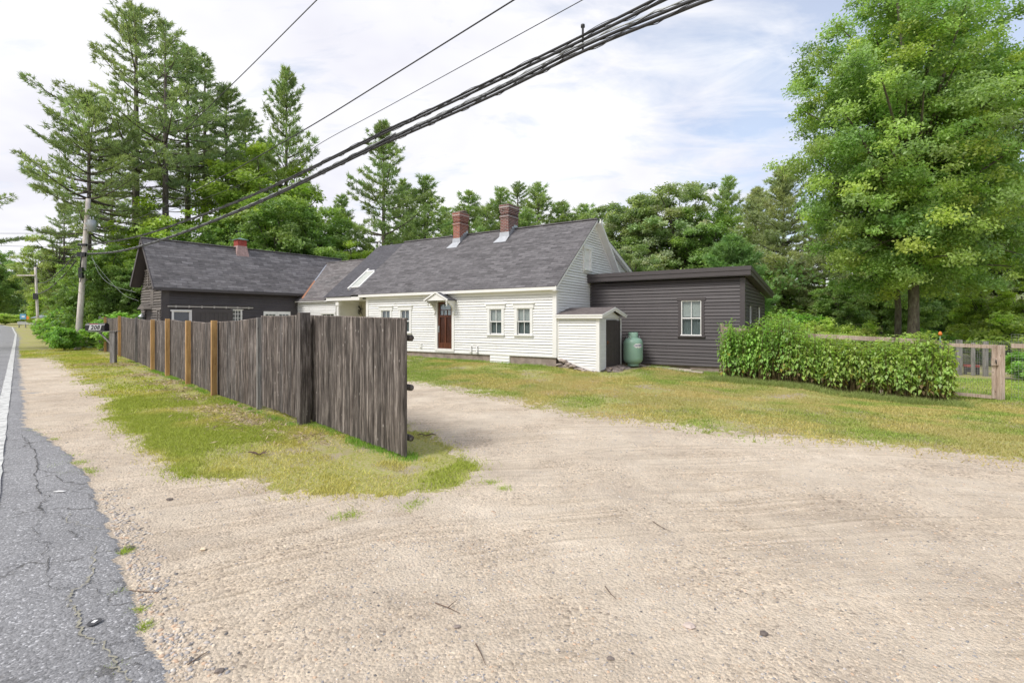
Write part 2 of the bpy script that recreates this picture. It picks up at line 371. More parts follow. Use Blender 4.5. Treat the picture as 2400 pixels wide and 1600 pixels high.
# ------------------------------------------------------------ numpy noise
rng = np.random.default_rng(11)
LAT = rng.random((256, 256))
def vnoise(x, y, s):
    x = np.asarray(x)*s+100.3; y = np.asarray(y)*s+57.7
    xi = np.floor(x).astype(int); yi = np.floor(y).astype(int); fx = x-xi; fy = y-yi
    fx = fx*fx*(3-2*fx); fy = fy*fy*(3-2*fy)
    g = lambda i, j: LAT[i % 256, j % 256]
    return (g(xi, yi)*(1-fx)+g(xi+1, yi)*fx)*(1-fy)+(g(xi, yi+1)*(1-fx)+g(xi+1, yi+1)*fx)*fy
def fbm(x, y, s, o=4): return sum(vnoise(x, y, s*2**k)*.5**k for k in range(o))/sum(.5**k for k in range(o))
# ground height: inverse distance weights over measured points
CP = []
for a, b, z in [(-.1, -.3, .07), (-8, -.3, .18), (-4, -.3, .12), (1.7, -.1, -.04), (5.4, 2.8, -.15), (2.2, 2.8, 0), (5.9, .9, -.10), (7.7, .9, -.16),
                (9.4, .9, -.34), (10.5, .9, -.42), (11.6, .9, -.42), (12.7, 1.6, -.31), (15, 1.6, -.33), (6.5, 5, -.15), (10, 5, -.2), (14, 6, -.25), (-10, 4, .15), (0, 9, 0), (-14, -.5, .15),
                (-3, -4, .0), (1, -5, 0), (5, -5, -.02), (9, -5, -.1), (-8, -5, .02), (4, -2, -.05), (8, -2, -.2), (12, -3, -.25)]:
    x, y = w2(a, b); CP.append((x, y, z))
for x, y, z in [(-3.6, 8.8, 0), (-7, 12.3, 0), (-13, 18.7, 0), (-20, 26, 0), (-25, 31, .02), (-1.4, 6.8, 0), (0, 3, 0), (-5, 3, 0), (5, 3, 0), (5, 7, 0), (10, 4, 0), (0, 10, 0), (4, 10, 0), (-10, 8, 0),
                (0, -6, 0), (-20, 15, 0), (-15, 5, 0), (12, -5, 0), (-30, 30, 0), (-36, 37, 0), (-40, 30, 0)]:
    CP.append((x, y, z))
CP = np.array(CP)
def gz(x, y):
    x = np.asarray(x, float); y = np.asarray(y, float)
    sh = x.shape; X = x.ravel(); Yv = y.ravel(); num = np.zeros_like(X); den = np.full_like(X, 1e-4)
    for cxp, cyp, cz in CP:
        wt = 1/((X-cxp)**2+(Yv-cyp)**2+.6)**2; num += wt*cz; den += wt
    z = num/den
    d = np.sqrt(X**2+Yv**2)
    z = z+np.clip((d-60)/90, 0, 1)**1.3*1.3*(Yv > 0)
    z = z+np.clip((d-48)/60, 0, 3)*(X > -Yv*.62)*.35*(Yv > 0)
    return z.reshape(sh)
def gz1(x, y): return float(gz(np.array([x]), np.array([y]))[0])
def pip(x, y, poly):
    ins = np.zeros(x.shape, bool); n = len(poly)
    for i in range(n):
        x0, y0 = poly[i]; x1, y1 = poly[(i+1) % n]
        if y0 == y1: continue
        c = ((y0 > y) != (y1 > y)) & (x < (x1-x0)*(y-y0)/(y1-y0)+x0)
        ins ^= c
    return ins
# ------------------------------------------------------------ regions
LDX = -.9703
road_far = [(-36.0+.15, 37.0), (-56.0+.2, 57.7), (-84, 86), (-110, 108), (-135, 121), (-170, 131), (-260, 140)]
redge = [pix(*q) for q in [(383, 1600), (356, 1536), (333, 1494), (306, 1413), (295, 1367), (279, 1318), (264, 1268), (245, 1230), (233, 1191), (214, 1142), (208, 1118), (172, 1092), (165, 1069), (145, 1050), (92, 1015), (73, 1008), (57, 995), (53, 940), (50, 891), (46, 840)]]
ROAD = [(3.2, -3.5), (-.2, .3), (-1.2, 1.7)]+redge+road_far+[(-260, 132), (-172, 123), (-138, 113), (-115, 102), (-92, 82), (-64, 53), (-43, 33), (-21, 11), (-14, 4), (-6, -4), (-2, -8)]
gedge = [pix(*q) for q in [(77, 815), (130, 842), (168, 865), (199, 888), (226, 914), (249, 945), (272, 983), (302, 1018), (337, 1033), (364, 1064), (402, 1083), (432, 1118), (467, 1113), (536, 1125), (600, 1128), (619, 1143), (712, 1149), (775, 1159), (919, 1159), (1060, 1150), (1120, 1125), (1125, 1100), (1078, 1076), (1008, 1019), (954, 1006)]]
FENCE = [(-1.39, 6.66), (-3.52, 9.02), (-3.62, 8.79), (-5.17, 10.37), (-7.06, 12.26), (-9.17, 14.6), (-11.31, 16.89), (-13.05, 18.66), (-20.06, 26.17), (-23.7, 29.8), (-25.17, 31.1)]
STRIP = [(-110, 113), (-60, 62.2), (-37, 38.4), (-27, 28.2)]+gedge+[(-1.3, 8.0), (-3.2, 9.9), (-6.7, 13), (-11, 17.3), (-19.6, 26.6), (-25, 32.5), (-24, 60), (-60, 120)]
ledge = [pix(*q) for q in [(951, 886), (1112, 918), (1224, 939), (1357, 969), (1531, 985), (1653, 1005), (1735, 1020), (1867, 1025), (2041, 1036), (2194, 1056), (2400, 1077)]]
LAWN = [(-30, 60), (-19.5, 29), (-9, 20.5)]+ledge+[(12, 4.9), (25, 2), (200, -20), (200, 300), (-30, 300)]
def classify(x, y, j=1.0):
    jx = (fbm(x, y, 2.2, 4)-.5)*.55*j; jy = (fbm(x+50, y+9, 2.2, 4)-.5)*.55*j
    f = np.clip(y/14, .35, 1.2)
    xs = x+jx*f; ys = y+jy*f
    hx = (vnoise(x, y, 9)-.5)*.5+(vnoise(x+7, y, 21)-.5)*.3; hy = (vnoise(x, y+33, 9)-.5)*.5+(vnoise(x, y+5, 21)-.5)*.3
    xs = xs+hx*f; ys = ys+hy*f
    g = pip(xs, ys, STRIP) | pip(xs+jx*f*2+hx, ys+jy*f*2+hy, LAWN)
    jr = (fbm(x, y, 3.5, 4)-.5)*.12
    r = pip(x+jr, y+jr, ROAD)
    far = (np.hypot(x, y) > 34) | (x > 18) | (y < -12)
    c = np.where(g | far, 1, 0); c = np.where(r, 2, c); return c      # 0 gravel 1 grass 2 asphalt
# ------------------------------------------------------------ ground sheets
acc = {0: [], 1: [], 2: []}
def patch(x0, x1, y0, y1, st, holes=()):
    nx = int(round((x1-x0)/st)); ny = int(round((y1-y0)/st))
    gx = np.linspace(x0, x1, nx+1); gy = np.linspace(y0, y1, ny+1)
    X, Y = np.meshgrid(gx, gy); Z = gz(X, Y)
    jig = st*.35
    Xj = X+(rng.random(X.shape)-.5)*jig; Yj = Y+(rng.random(X.shape)-.5)*jig
    Xj[:, 0] = X[:, 0]; Xj[:, -1] = X[:, -1]; Yj[0] = Y[0]; Yj[-1] = Y[-1]
    if st < .2: Z = Z+(fbm(X, Y, 1.3, 4)-.5)*.035+(vnoise(X, Y, 7)-.5)*.008
    cx_ = (X[:-1, :-1]+X[1:, 1:])/2; cy_ = (Y[:-1, :-1]+Y[1:, 1:])/2
    cl = classify(cx_, cy_)
    if st < .2:   # asphalt stands a little above the gravel
        m = np.zeros(X.shape); a2 = (cl == 2)
        m[:-1, :-1] += a2; m[1:, :-1] += a2; m[:-1, 1:] += a2; m[1:, 1:] += a2
        Z = Z+.02*(m/4)
    idx = np.arange((nx+1)*(ny+1)).reshape(ny+1, nx+1)
    q = np.stack([idx[:-1, :-1], idx[:-1, 1:], idx[1:, 1:], idx[1:, :-1]], -1)
    keep = np.ones(cl.shape, bool)
    for h in holes: keep &= ~((cx_ > h[0]+st) & (cx_ < h[1]-st) & (cy_ > h[2]+st) & (cy_ < h[3]-st))
    V = np.stack([Xj.ravel(), Yj.ravel(), Z.ravel()], 1)
    for c in (0, 1, 2):
        f = q[keep & (cl == c)]
        if len(f):
            u, inv = np.unique(f, return_inverse=True)
            acc[c].append((V[u], inv.reshape(-1, 4)))
R0 = (-6.6, 0, 1.6, 7.6); RA = (-12, 15, 1, 19); RB = (-48, -12, 7, 49); RC = (-120, 60, -20, 130)
patch(*R0, .025); patch(*RA, .06, [R0]); patch(*RB, .12); patch(*RC, .5, [RA, RB]); patch(-620, 620, -320, 720, 10, [RC])
for c, nm, mt in ((0, 'driveway', GRAVEL), (1, 'ground', SOIL), (2, 'road', ASPH)):
    vs, fs, k = [], [], 0
    for V, f in acc[c]: vs.append(V); fs.append(f+k); k += len(V)
    o = link(nm, np_mesh(nm, np.concatenate(vs), np.concatenate(fs), smooth=True), mt); o['kind'] = 'structure'
# white edge line
mb = MB(); ys = [1.0+.25*i for i in range(160)]+[41+1.5*i for i in range(40)]
def lx(y):
    x = -7.35+LDX*(y-7.37) if y < 60 else np.interp(y, [60, 86, 108, 121], [-58.4, -84.4, -111, -136])
    return x
ys = [y for y in ys if y < 112]
jr = [random.uniform(-.012, .012) for _ in ys]
L = []
for y, j in zip(ys, jr):
    for d in (.0, -.23): x = lx(y)+d+j; L.append((x, y, gz1(x, y)+.035))
mb.add(L, [(2*i, 2*i+1, 2*i+3, 2*i+2) for i in range(len(ys)-1)])
mb.build('road_edge_line', LINE)['kind'] = 'structure'
# ============================================================ building helpers
def TP(P, h, n):
    P = Vector(P); h = Vector(h); n = Vector(n)
    return lambda s, d, z: P+h*s+n*d+Vector((0, 0, z))
def siding(mb, T, f, z0, z1, e=.1, lip=.031, holes=(), base=1.0, var=.03):
    z = z0; gap = .014
    while z < z1-.01:
        zt = min(z+e, z1); c = base*(1+random.uniform(-var, var)); jl = lip*random.uniform(.8, 1.25)
        for s0, s1 in f(z, zt):
            segs = [(s0, s1)]
            for hx0, hx1, hz0, hz1 in holes:
                if zt > hz0+.02 and z < hz1-.02:
                    ns = []
                    for a, b in segs:
                        if hx1 <= a or hx0 >= b: ns.append((a, b)); continue
                        if hx0 > a: ns.append((a, hx0))
                        if hx1 < b: ns.append((hx1, b))
                    segs = ns
            for a, b in segs:
                if b-a < .02: continue
                # split boards at random joints
                a1, b1 = a, b
                if isinstance(f, GF): a1, b1 = f.clip(a, b, zt)
                cuts = [a]; x_ = a+random.uniform(.8, 3.6)
                while x_ < b-.5: cuts.append(x_); x_ += random.uniform(1.8, 3.8)
                cuts.append(b)
                for p_, q_ in zip(cuts, cuts[1:]):
                    pe = p_+(.003 if p_ > a else 0); pt_ = a1 if p_ == a else min(max(pe, a1), b1); qt_ = b1 if q_ == b else min(max(q_, a1), b1)
                    cc_ = c*(1+random.uniform(-var, var)*.7); za, zb = z+random.uniform(-.003, .003), z+random.uniform(-.003, .003)
                    mb.add([T(pe, jl, za), T(q_, jl, zb), T(qt_, .002, zt-gap), T(pt_, .002, zt-gap)], [(0, 1, 2, 3)], cc_)
                    mb.add([T(pe, -.02, za), T(q_, -.02, zb), T(q_, jl, zb), T(pe, jl, za)], [(0, 1, 2, 3)], cc_)
        z = zt
class GF:                                            # s-interval as a function of height
    def __init__(s, lo, hi): s.lo, s.hi = lo, hi
    def __call__(s, z, zt): a, b = s.lo(z), s.hi(z); return [(a, b)] if b-a > .03 else []
    def clip(s, a, b, zt):
        A, B = s.lo(zt), s.hi(zt); a1, b1 = max(a, A), min(b, B)
        if a1 > b1: a1 = b1 = (a1+b1)/2
        return a1, b1
const = lambda a, b: GF(lambda z: a, lambda z: b)
def wallback(mb, T, pts, d=-.02):
    mb.poly([T(s, d, z) for s, z in pts])
def window(root, T, s0, s1, z0, z1, cas=.12, mat=WHITE, sash=WHITE, lintel=.0, cols=2, rows=2, cover='blind', single=False, ext=.05, depth=.045, name='window'):
    """s0..s1, z0..z1 is the sash opening. part window > sash, pane, blind / curtain."""
    m = MB(); d = depth
    m.box(s0-cas, s0, .0, d, z0, z1, T); m.box(s1, s1+cas, 0, d, z0, z1, T)
    lt = z1+.18 if lintel else z1+cas
    m.box(s0-cas-.05, s1+cas+.05, 0, d+.012, z1, lt, T)
    if lintel: m.box(s0-cas-.09, s1+cas+.09, 0, d+.05, lt, lt+.035, T)
    m.box(s0-cas-.03, s1+cas+.03, 0, d+.05, z0-.05, z0, T)
    m.box(s0-cas, s1+cas, 0, d-.01, z0-.13, z0-.05, T)
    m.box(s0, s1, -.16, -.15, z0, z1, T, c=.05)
    wn = m.build(name, mat, root)
    f = MB(); t = .035; zm = (z0+z1)/2
    for (a, b, dd) in ([(z0, z1, 0)] if single else [(zm-.02, z1, .0), (z0, zm+.02, -.03)]):
        f.box(s0, s0+t, dd-.03, dd, a, b, T); f.box(s1-t, s1, dd-.03, dd, a, b, T)
        f.box(s0+t, s1-t, dd-.03, dd, b-t, b, T); f.box(s0+t, s1-t, dd-.03, dd, a, a+t+.01, T)
        for k in range(1, cols):
            x = s0+t+(s1-s0-2*t)*k/cols; f.box(x-.011, x+.011, dd-.026, dd-.004, a+t+.01, b-t, T)
        if single:
            for k in range(1, rows):
                z = a+(b-a)*k/rows; f.box(s0+t, s1-t, dd-.024, dd-.006, z-.011, z+.011, T)
    f.build('sash', sash, wn)
    g = MB()
    if single: g.poly([T(s0+.01, -.016, z0+.01), T(s1-.01, -.016, z0+.01), T(s1-.01, -.016, z1-.01), T(s0+.01, -.016, z1-.01)])
    else:
        
        for dd, a, b in ((-.016, zm, z1-.01), (-.046, z0+.01, zm)): g.poly([T(s0+.01, dd, a), T(s1-.01, dd, a), T(s1-.01, dd, b), T(s0+.01, dd, b)])
    g.build('pane', GLASS, wn)
    if cover in ('blind', 'both'):
        b = MB(); z = z1-.02; bot = zm+.06
        while z > bot: b.box(s0+.02, s1-.02, -.085, -.075, z-.022, z-.003, T); z -= .024
        b.build('blind', BLIND, wn)
    if cover in ('curtain', 'both'):
        b = MB(); n = 26; zt = zm+.02 if cover == 'both' else z1
        P = []
        for i in range(n+1):
            s = s0+.02+(s1-s0-.04)*i/n; dd = -.11+.018*math.sin(i*1.9)
            P += [T(s, dd, z0), T(s, dd, zt)]
        b.add(P, [(2*i, 2*i+2, 2*i+3, 2*i+1) for i in range(n)]); b.build('curtain', CURT, wn)
    return wn
def roofslab(mb, p0, p1, p2, p3, th=.03, c=1.0):
    """p0,p1 along the eave, p2,p3 along the ridge; thickness downwards."""
    mb.slab([p0, p1, p2, p3], (0, 0, -th), c)
# ============================================================ white house
H0 = (*w2(0, 0), 0)
house = empty('white_house', H0, ANG)
tag(house, 'low white clapboard farmhouse with steep grey shingle roof and two brick chimneys', 'house')
ZE, ZR, BR, OV = 3.14, 6.27, 3.5, .26
sl = (ZR-ZE)/(BR+OV)
zr = lambda b: ZE+sl*(b+OV)
Tf = TP((0, 0, 0), (1, 0, 0), (0, -1, 0))             # front facade, s = a
Tg = TP((0, 0, 0), (0, 1, 0), (1, 0, 0))              # right gable, s = b
wins = [(-9.57, -8.98, 1.29, 2.33), (-8.27, -7.70, 1.29, 2.33), (-3.10, -2.50, 1.27, 2.31), (-1.75, -1.14, 1.27, 2.32)]
DO = (-5.97, -5.13, .60, 2.70)
m = MB()
holes = [(a, b, z0-.02, z1+.02) for a, b, z0, z1 in wins]+[(DO[0], DO[1], DO[2], DO[3])]
siding(m, Tf, const(-10.6, 0), .47, 2.98, .108, holes=holes)
wallback(m, Tf, [(-10.6, .44), (0, .44), (0, 3.0), (-10.6, 3.0)], -.17)
m.box(-10.6, 0, -.16, .03, .42, .47, Tf)
# gable
bl = lambda z: 0 if z < 3.0 else max(0, (z-ZE)/sl-OV+.02)
bh = lambda z: min(7.0, 2*BR-((z-ZE)/sl-OV+.02)) if z > 3.0 else 7.0
siding(m, Tg, GF(bl, bh), .47, ZR-.06, .108, base=.97)
wallback(m, Tg, [(0, .44), (7, .44), (7, 3.1), (3.5, ZR-.1), (0, 3.1)], -.02)
siding(m, TP((-10.6, 0, 0), (0, 1, 0), (-1, 0, 0)), const(.02, 2.0), .47, 3.0, .108)       # porch recess side
siding(m, TP((-16.35, .0, 0), (1, 0, 0), (0, -1, 0)), const(-.3, 3.33), .35, 2.85, .108, holes=[(2.1, 3.25, 1.3, 2.22)])
siding(m, TP((-16.35, 1.6, 0), (1, 0, 0), (0, -1, 0)), const(.4, 2.75), .35, 2.86, .108)
m.box(-16.3, -10.6, 1.75, 1.8, .0, 3.2)
m.box(-13.03, -12.98, .0, 1.6, .35, 2.9)
m.box(-16.5, .0, 6.9, 7.0, .0, 3.4); m.box(-16.5, -16.4, 0, 7, 0, 3.2)
m.build('clapboard_wall', WHITE, house)
m = MB()
m.box(-.02, .045, -.045, .12, .42, 3.02); m.box(-.13, -.02, -.042, .0, .42, 3.0); m.build('corner_board', TRIM, house)
m = MB(); m.box(-10.66, -10.5, -.045, .12, .42, 3.02)
m.build('corner_board', TRIM, house)
# eaves: fascia, soffit, frieze
m = MB()
m.box(-10.95, .16, -OV-.02, -OV+.01, ZE-.15, ZE-.015)
m.box(-10.95, .14, -OV+.01, .0, ZE-.16, ZE-.13)
m.box(-10.6, .0, -.05, -.03, ZE-.30, ZE-.16)
m.box(.0, .16, -OV-.01, .12, ZE-.19, ZE-.155)
m.build('eave_trim', TRIM, house)
m = MB()
m.box(-13.55, -10.95, -.22, .0, 2.86, 3.04)
m.box(-13.55, -10.6, -.0, 1.6, 2.87, 2.90)
m.box(-16.35, -13.55, -.2, -.16, 2.84, 2.90); m.box(-16.6, -13.55, -.16, -.0, 2.86, 2.88)
m.build('porch_beam', TRIM, house)
m = MB(); m.box(-12.80, -12.68, -.12, .0, .1, 2.8); m.box(-12.86, -12.62, -.16, .04, 2.62, 2.8); m.build('porch_post', TRIM, house)
# roofs
m = MB()
def roofsec(mb, a0, a1, dz=0, b1=BR, o=OV):
    roofslab(mb, (a0, -o, zr(-o)+dz), (a1, -o, zr(-o)+dz), (a1, b1, zr(b1)+dz), (a0, b1, zr(b1)+dz), .035)
    roofslab(mb, (a1, 2*b1+o, zr(-o)+dz), (a0, 2*b1+o, zr(-o)+dz), (a0, b1, zr(b1)+dz), (a1, b1, zr(b1)+dz), .035)
roofsec(m, -11.55, .17)
m.box(-11.55, .17, BR-.1, BR+.1, ZR-.03, ZR+.03)
# ragged, worn drip edge
x = -11.5
while x < .1:
    l = random.uniform(.12, .4); m.box(x, x+l-.01, -OV-.03, -OV+.05, ZE-.03, ZE-.012+random.uniform(-.004, .006), c=random.uniform(.3, .8)); x += l
m.build('shingle_roof', SH_MAIN, house)
m = MB(); roofsec(m, -13.7, -11.555, -.06); m.build('lower_wing_roof', SH_DK, house)
m = MB()
eb, ez = 2.62, 5.36
s3 = (ez-2.95)/(eb+.22)
roofslab(m, (-17.3, -.22, 2.93), (-13.705, -.22, 2.93), (-13.705, eb, ez), (-17.3, eb, ez), .035)
roofslab(m, (-13.705, 2*eb+.22, 2.93), (-17.3, 2*eb+.22, 2.93), (-17.3, eb, ez), (-13.705, eb, ez), .035)
m.box(-17.3, -13.7, eb-.06, eb+.06, ez-.02, ez+.035)
m.build('connecting_wing_roof', SH_ELL, house)
# rake boards, soffit and the shallow rear roof
m = MB()
def rake(mb, b0, z0, b1, z1, a0, a1, w):
    mb.add([(a, b, z) for a in (a0, a1) for b, z in ((b0, z0-w), (b1, z1-w), (b1, z1), (b0, z0))],
           [(0, 1, 2, 3), (7, 6, 5, 4), (0, 4, 5, 1), (1, 5, 6, 2), (2, 6, 7, 3), (3, 7, 4, 0)])
rake(m, -OV, ZE-.03, BR, ZR-.03, .0, .035, .15)
rake(m, -OV, ZE-.035, BR, ZR-.035, .13, .165, .12)
rake(m, -OV, ZE-.16, BR, ZR-.16, .035, .13, .02)
rb = 5.75; rz = ZR-sl*(rb-BR)*1.12
rake(m, BR, ZR-.03, rb, rz-.03, .0, .04, .30)
rake(m, BR, ZR-.035, rb, rz-.035, .27, .31, .16)
rake(m, BR, ZR-.19, rb, rz-.19, .04, .27, .02)
ob, oz = 9.1, 4.10
rake(m, BR, ZR-.03, ob, oz, -.28, -.24, .15)
rake(m, BR, ZR-.03, ob, oz, -.10, -.06, .17)
rake(m, BR, ZR-.18, ob, oz-.15, -.24, -.10, .02)
m.build('rake_trim', TRIM, house)
m = MB()
hb = lambda z: BR+(ZR-.15-z)/(ZR-oz)*(ob-BR)-.1
siding(m, TP((-.28, 0, 0), (0, 1, 0), (1, 0, 0)), GF(lambda z: BR+(ZR-.2-z)/sl, hb), 3.0, ZR-.2, .108, base=.97)
m.poly([(-.32, BR, ZR-.1), (-.32, ob-.2, oz), (-.32, ob-.2, .2), (-.32, 6, .2)])
m.build('rear_gable_wall', WHITE, house)
m = MB(); roofslab(m, (-.05, ob, oz+.02), (-8, ob, oz+.02), (-8, BR+.02, ZR-.01), (-.05, BR+.02, ZR-.01), .03); m.build('rear_roof', SH_MAIN, house)
# foundation
m = MB()
xs = [-10.6+i*.4 for i in range(27)]
m.box(-10.55, -3.1, .04, .5, -.5, .43); m.box(-2.12, -.02, .04, .5, -.5, .43); m.box(-.5, -.02, .5, 3, -.5, .43)
m.box(-16.3, -10.55, .04, .4, -.5, .36)
m.build('foundation', CONC, house)
m = MB(); siding(m, Tf, const(-3.08, -2.14), .06, .42, .12); m.box(-3.1, -2.12, .0, .04, .0, .42); m.build('cellar_hatch', WHITE, house)
# windows
for i, (a, b, z0, z1) in enumerate(wins):
    window(house, Tf, a, b, z0, z1, lintel=1, cover='both' if i > 1 else 'curtain')
window(house, TP((0, 0, 0), (0, 1, 0), (1, 0, 0)), 2.45, 2.98, 3.98, 4.85, sash=WHITE, cover=None, name='boarded_window', depth=.08)
m = MB(); m.box(2.45, 2.98, .01, .03, 3.98, 4.40, Tg); m.box(2.45, 2.98, .025, .042, 4.40, 4.85, Tg); m.build('window_board', TRIM, house)
window(house, TP((0, 0, 0), (1, 0, 0), (0, -1, 0)), -14.2, -13.15, 1.35, 2.20, cas=.08, cols=3, cover='curtain')
# front door
m = MB()
m.box(DO[0]-.13, DO[0], -.02, .045, .50, 2.85, Tf); m.box(DO[1], DO[1]+.13, -.02, .045, .50, 2.85, Tf)
m.box(DO[0]-.13, DO[1]+.13, -.02, .06, .48, .60, Tf); m.box(DO[0], DO[1], -.02, .045, 2.66, 2.85, Tf)
fr = m.build('door_frame', TRIM, house)
m = MB(); a0, a1 = DO[0], DO[1]
m.box(a0, a0+.11, -.07, -.02, .6, 2.66, Tf); m.box(a1-.11, a1, -.07, -.02, .6, 2.66, Tf)
m.box(a0+.11, a1-.11, -.07, -.02, .6, .86, Tf); m.box(a0+.11, a1-.11, -.07, -.02, 1.98, 2.08, Tf); m.box(a0+.11, a1-.11, -.07, -.02, 2.56, 2.66, Tf)
m.box((a0+a1)/2-.045, (a0+a1)/2+.045, -.07, -.02, .86, 1.98, Tf)
m.box(a0+.11, a1-.11, -.08, -.055, .86, 1.98, Tf, c=.55)
dr = m.build('front_door', DOORW, house)
m = MB()
for k in (1, 2): x = a0+.11+(a1-a0-.22)*k/3; m.box(x-.012, x+.012, -.068, -.024, 2.08, 2.3, Tf)
m.box(a0+.11, a1-.11, -.068, -.024, 2.29, 2.315, Tf); m.build('muntin', DOORW, dr)
m = MB(); m.box(a0+.11, a1-.11, -.05, -.045, 2.08, 2.56, Tf); m.build('door_pane', GLASS, dr)
m = MB(); m.box(a0+.03, a0+.075, -.02, .0, 1.32, 1.6, Tf); m.tube([Tf(a0+.052, .0, 1.4), Tf(a0+.052, .04, 1.42), Tf(a0+.052, .04, 1.52), Tf(a0+.052, 0, 1.55)], .009); m.build('door_handle', GREYM, dr)
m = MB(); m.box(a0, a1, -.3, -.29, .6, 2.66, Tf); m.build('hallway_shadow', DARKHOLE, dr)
# door hood
hc = (DO[0]+DO[1])/2; hw = .68; hd = .62; hz = 2.72; hp = 3.06
m = MB()
for sg in (-1, 1):
    m.add([Tf(hc+sg*hw, d, hz) for d in (0, hd)]+[Tf(hc, d, hp) for d in (hd, 0)]+[Tf(hc+sg*hw, d, hz-.03) for d in (0, hd)]+[Tf(hc, d, hp-.03) for d in (hd, 0)],
          [(0, 1, 2, 3), (4, 5, 6, 7), (0, 1, 5, 4), (1, 2, 6, 5)])
hood = m.build('door_hood', SH_DK, house)
m = MB()
m.slab([Tf(hc-hw+.06, hd-.06, hz-.02), Tf(hc+hw-.06, hd-.06, hz-.02), Tf(hc, hd-.06, hp-.05)], Tf(0, .03, 0)-Tf(0, 0, 0))
m.obox(Tf(hc-hw, hd+.005, hz-.01), Tf(hc, hd+.005, hp-.01), .03, .06); m.obox(Tf(hc+hw, hd+.005, hz-.01), Tf(hc, hd+.005, hp-.01), .03, .06)
for sg in (-1, 1): m.box(hc+sg*(hw-.1)-.04, hc+sg*(hw-.1)+.04, .0, hd-.03, hz-.09, hz-.01, Tf)
m.build('hood_pediment', TRIM, hood)
for sg in (-1, 1):
    m = MB(); s = hc+sg*(hw-.14)
    prof = [(0, 2.1), (.07, 2.1), (.1, 2.18), (.06, 2.25), (.09, 2.32), (.17, 2.38), (.2, 2.46), (.3, 2.5), (.36, 2.57), (.5, 2.6), (.5, 2.66), (0, 2.66)]
    m.slab([Tf(s-.035, d, z) for d, z in prof], Tf(.07, 0, 0)-Tf(0, 0, 0)); m.build('hood_bracket', TRIM, hood)
    m = MB(); q = Tf(s, hd-.1, 0); m.lathe([(0, 2.44), (.02, 2.45), (.03, 2.475), (.015, 2.5), (.045, 2.54), (.05, 2.57), (.02, 2.6), (.03, 2.64)], 12, q.x, q.y); m.build('pendant_drop', TRIM, hood)
# services at the base of the wall
m = MB(); m.box(-7.02, -6.9, .0, .06, .58, .78, Tf); m.box(-7.0, -6.92, .06, .075, .60, .76, Tf); m.build('outlet_box', WHITE, house)
for s in (-4.05, -3.72):
    m = MB(); m.tube([Tf(s, .0, .75), Tf(s, .06, .75), Tf(s, .09, .72), Tf(s+.0, .09, .52), Tf(s+.0, .14, .47)], .026, 8); m.box(s-.05, s+.05, 0, .02, .70, .80, Tf); m.box(s-.045, s+.045, .06, .11, .5, .54, Tf); m.build('vent_elbow', TRIM, house)
# chimneys
def chimney(a0, a1, b0, b1, top, mat):
    r = MB(); r.box(a0, a1, b0, b1, zr(b0)-.3, top-.42)
    r.box(a0-.03, a1+.03, b0-.03, b1+.03, top-.62, top-.56); r.box(a0, a1, b0, b1, top-.56, top-.4)
    for k in range(4):
        f = .008+.013*k; r.box(a0-f, a1+f, b0-f, b1+f, top-.4+.07*k, top-.4+.07*(k+1)-(.008 if k < 3 else 0))
    r.box(a0-.045, a1+.045, b0-.045, b1+.045, top-.12, top)
    x = a0-.01
    while x < a1: r.box(x, x+.05, b0-.05, b0-.02, top-.26, top-.2); x += .1
    x = b0
    while x < b1: r.box(a1+.02, a1+.05, x, x+.05, top-.26, top-.2); x += .1
    o = r.build('chimney', mat, house)
    f = MB()
    zz_ = zr(b0)
    f.add([(a0-.02, b0-.012, zz_+.28), (a1+.02, b0-.012, zz_+.28), (a1+.05, b0-.02, zz_+.06), (a0-.05, b0-.02, zz_+.06), (a1+.03, b0-.3, zr(b0-.3)+.012), (a0-.22, b0-.3, zr(b0-.3)+.012)],
          [(0, 1, 2, 3), (3, 2, 4, 5)])
    for i in range(5):
        y0 = b0+(b1-b0)*i/5*.9; y1 = y0+.16; f.box(a1+.003, a1+.012, y0, y1, zr(y0)-.02, zr(min(y1, BR))+.17)
    f.box(a0, a1+.02, b0-.014, b0-.004, zz_-.02, zz_+.28)
    f.build('flashing', STEELW, o)
    c = MB(); c.box(a0-.055, a1+.055, b0-.055, b1+.055, top-.135, top-.12); c.box(a0-.035, a1+.035, b0-.035, b1+.035, top-.555, top-.545); c.build('mortar_band', WHITE, o)
    return o
c1 = chimney(-7.48, -7.06, 2.85, 3.55, 7.30, BRICK); tag(c1, 'orange red brick chimney with a flat stone laid on its top')
m = MB(); m.box(-7.5, -7.0, 2.8, 3.45, 7.30, 7.335); m.slab([(-7.4, 2.9, 7.335), (-7.05, 3.2, 7.42), (-7.1, 3.5, 7.42), (-7.45, 3.2, 7.335)], (0, 0, .04)); m.build('cap_stone', CONC, c1)
c2 = chimney(-4.60, -4.13, 2.9, 3.75, 7.36, BRICK2); tag(c2, 'darker weathered brick chimney nearer the gable end')
# skylight
m = MB(); n = Vector((0, -sl, 1)).normalized(); sd_ = Vector((0, 1, sl)).normalized()
def onroof(a, b, h=0): return Vector((a, b, zr(b)))+n*h
def rbox(mb, a0, a1, b0, b1, h0, h1, c=1.0): mb.add([onroof(a, b, h) for h in (h0, h1) for b in (b0, b1) for a in (a0, a1)], [(0, 2, 3, 1), (4, 5, 7, 6), (0, 1, 5, 4), (2, 6, 7, 3), (0, 4, 6, 2), (1, 3, 7, 5)], c)
A0, A1, B0, B1 = -12.18, -11.44, .14, 1.34
rbox(m, A0, A0+.1, B0-.06, B1+.1, -.1, .09); rbox(m, A1-.08, A1, B0+.06, B1-.1, -.1, .05); rbox(m, A0+.1, A1-.08, B1-.12, B1-.02, -.1, .07); rbox(m, A0+.1, A1-.08, B0+.06, B0+.1, -.1, .04)
sk = m.build('skylight', TRIM, house)
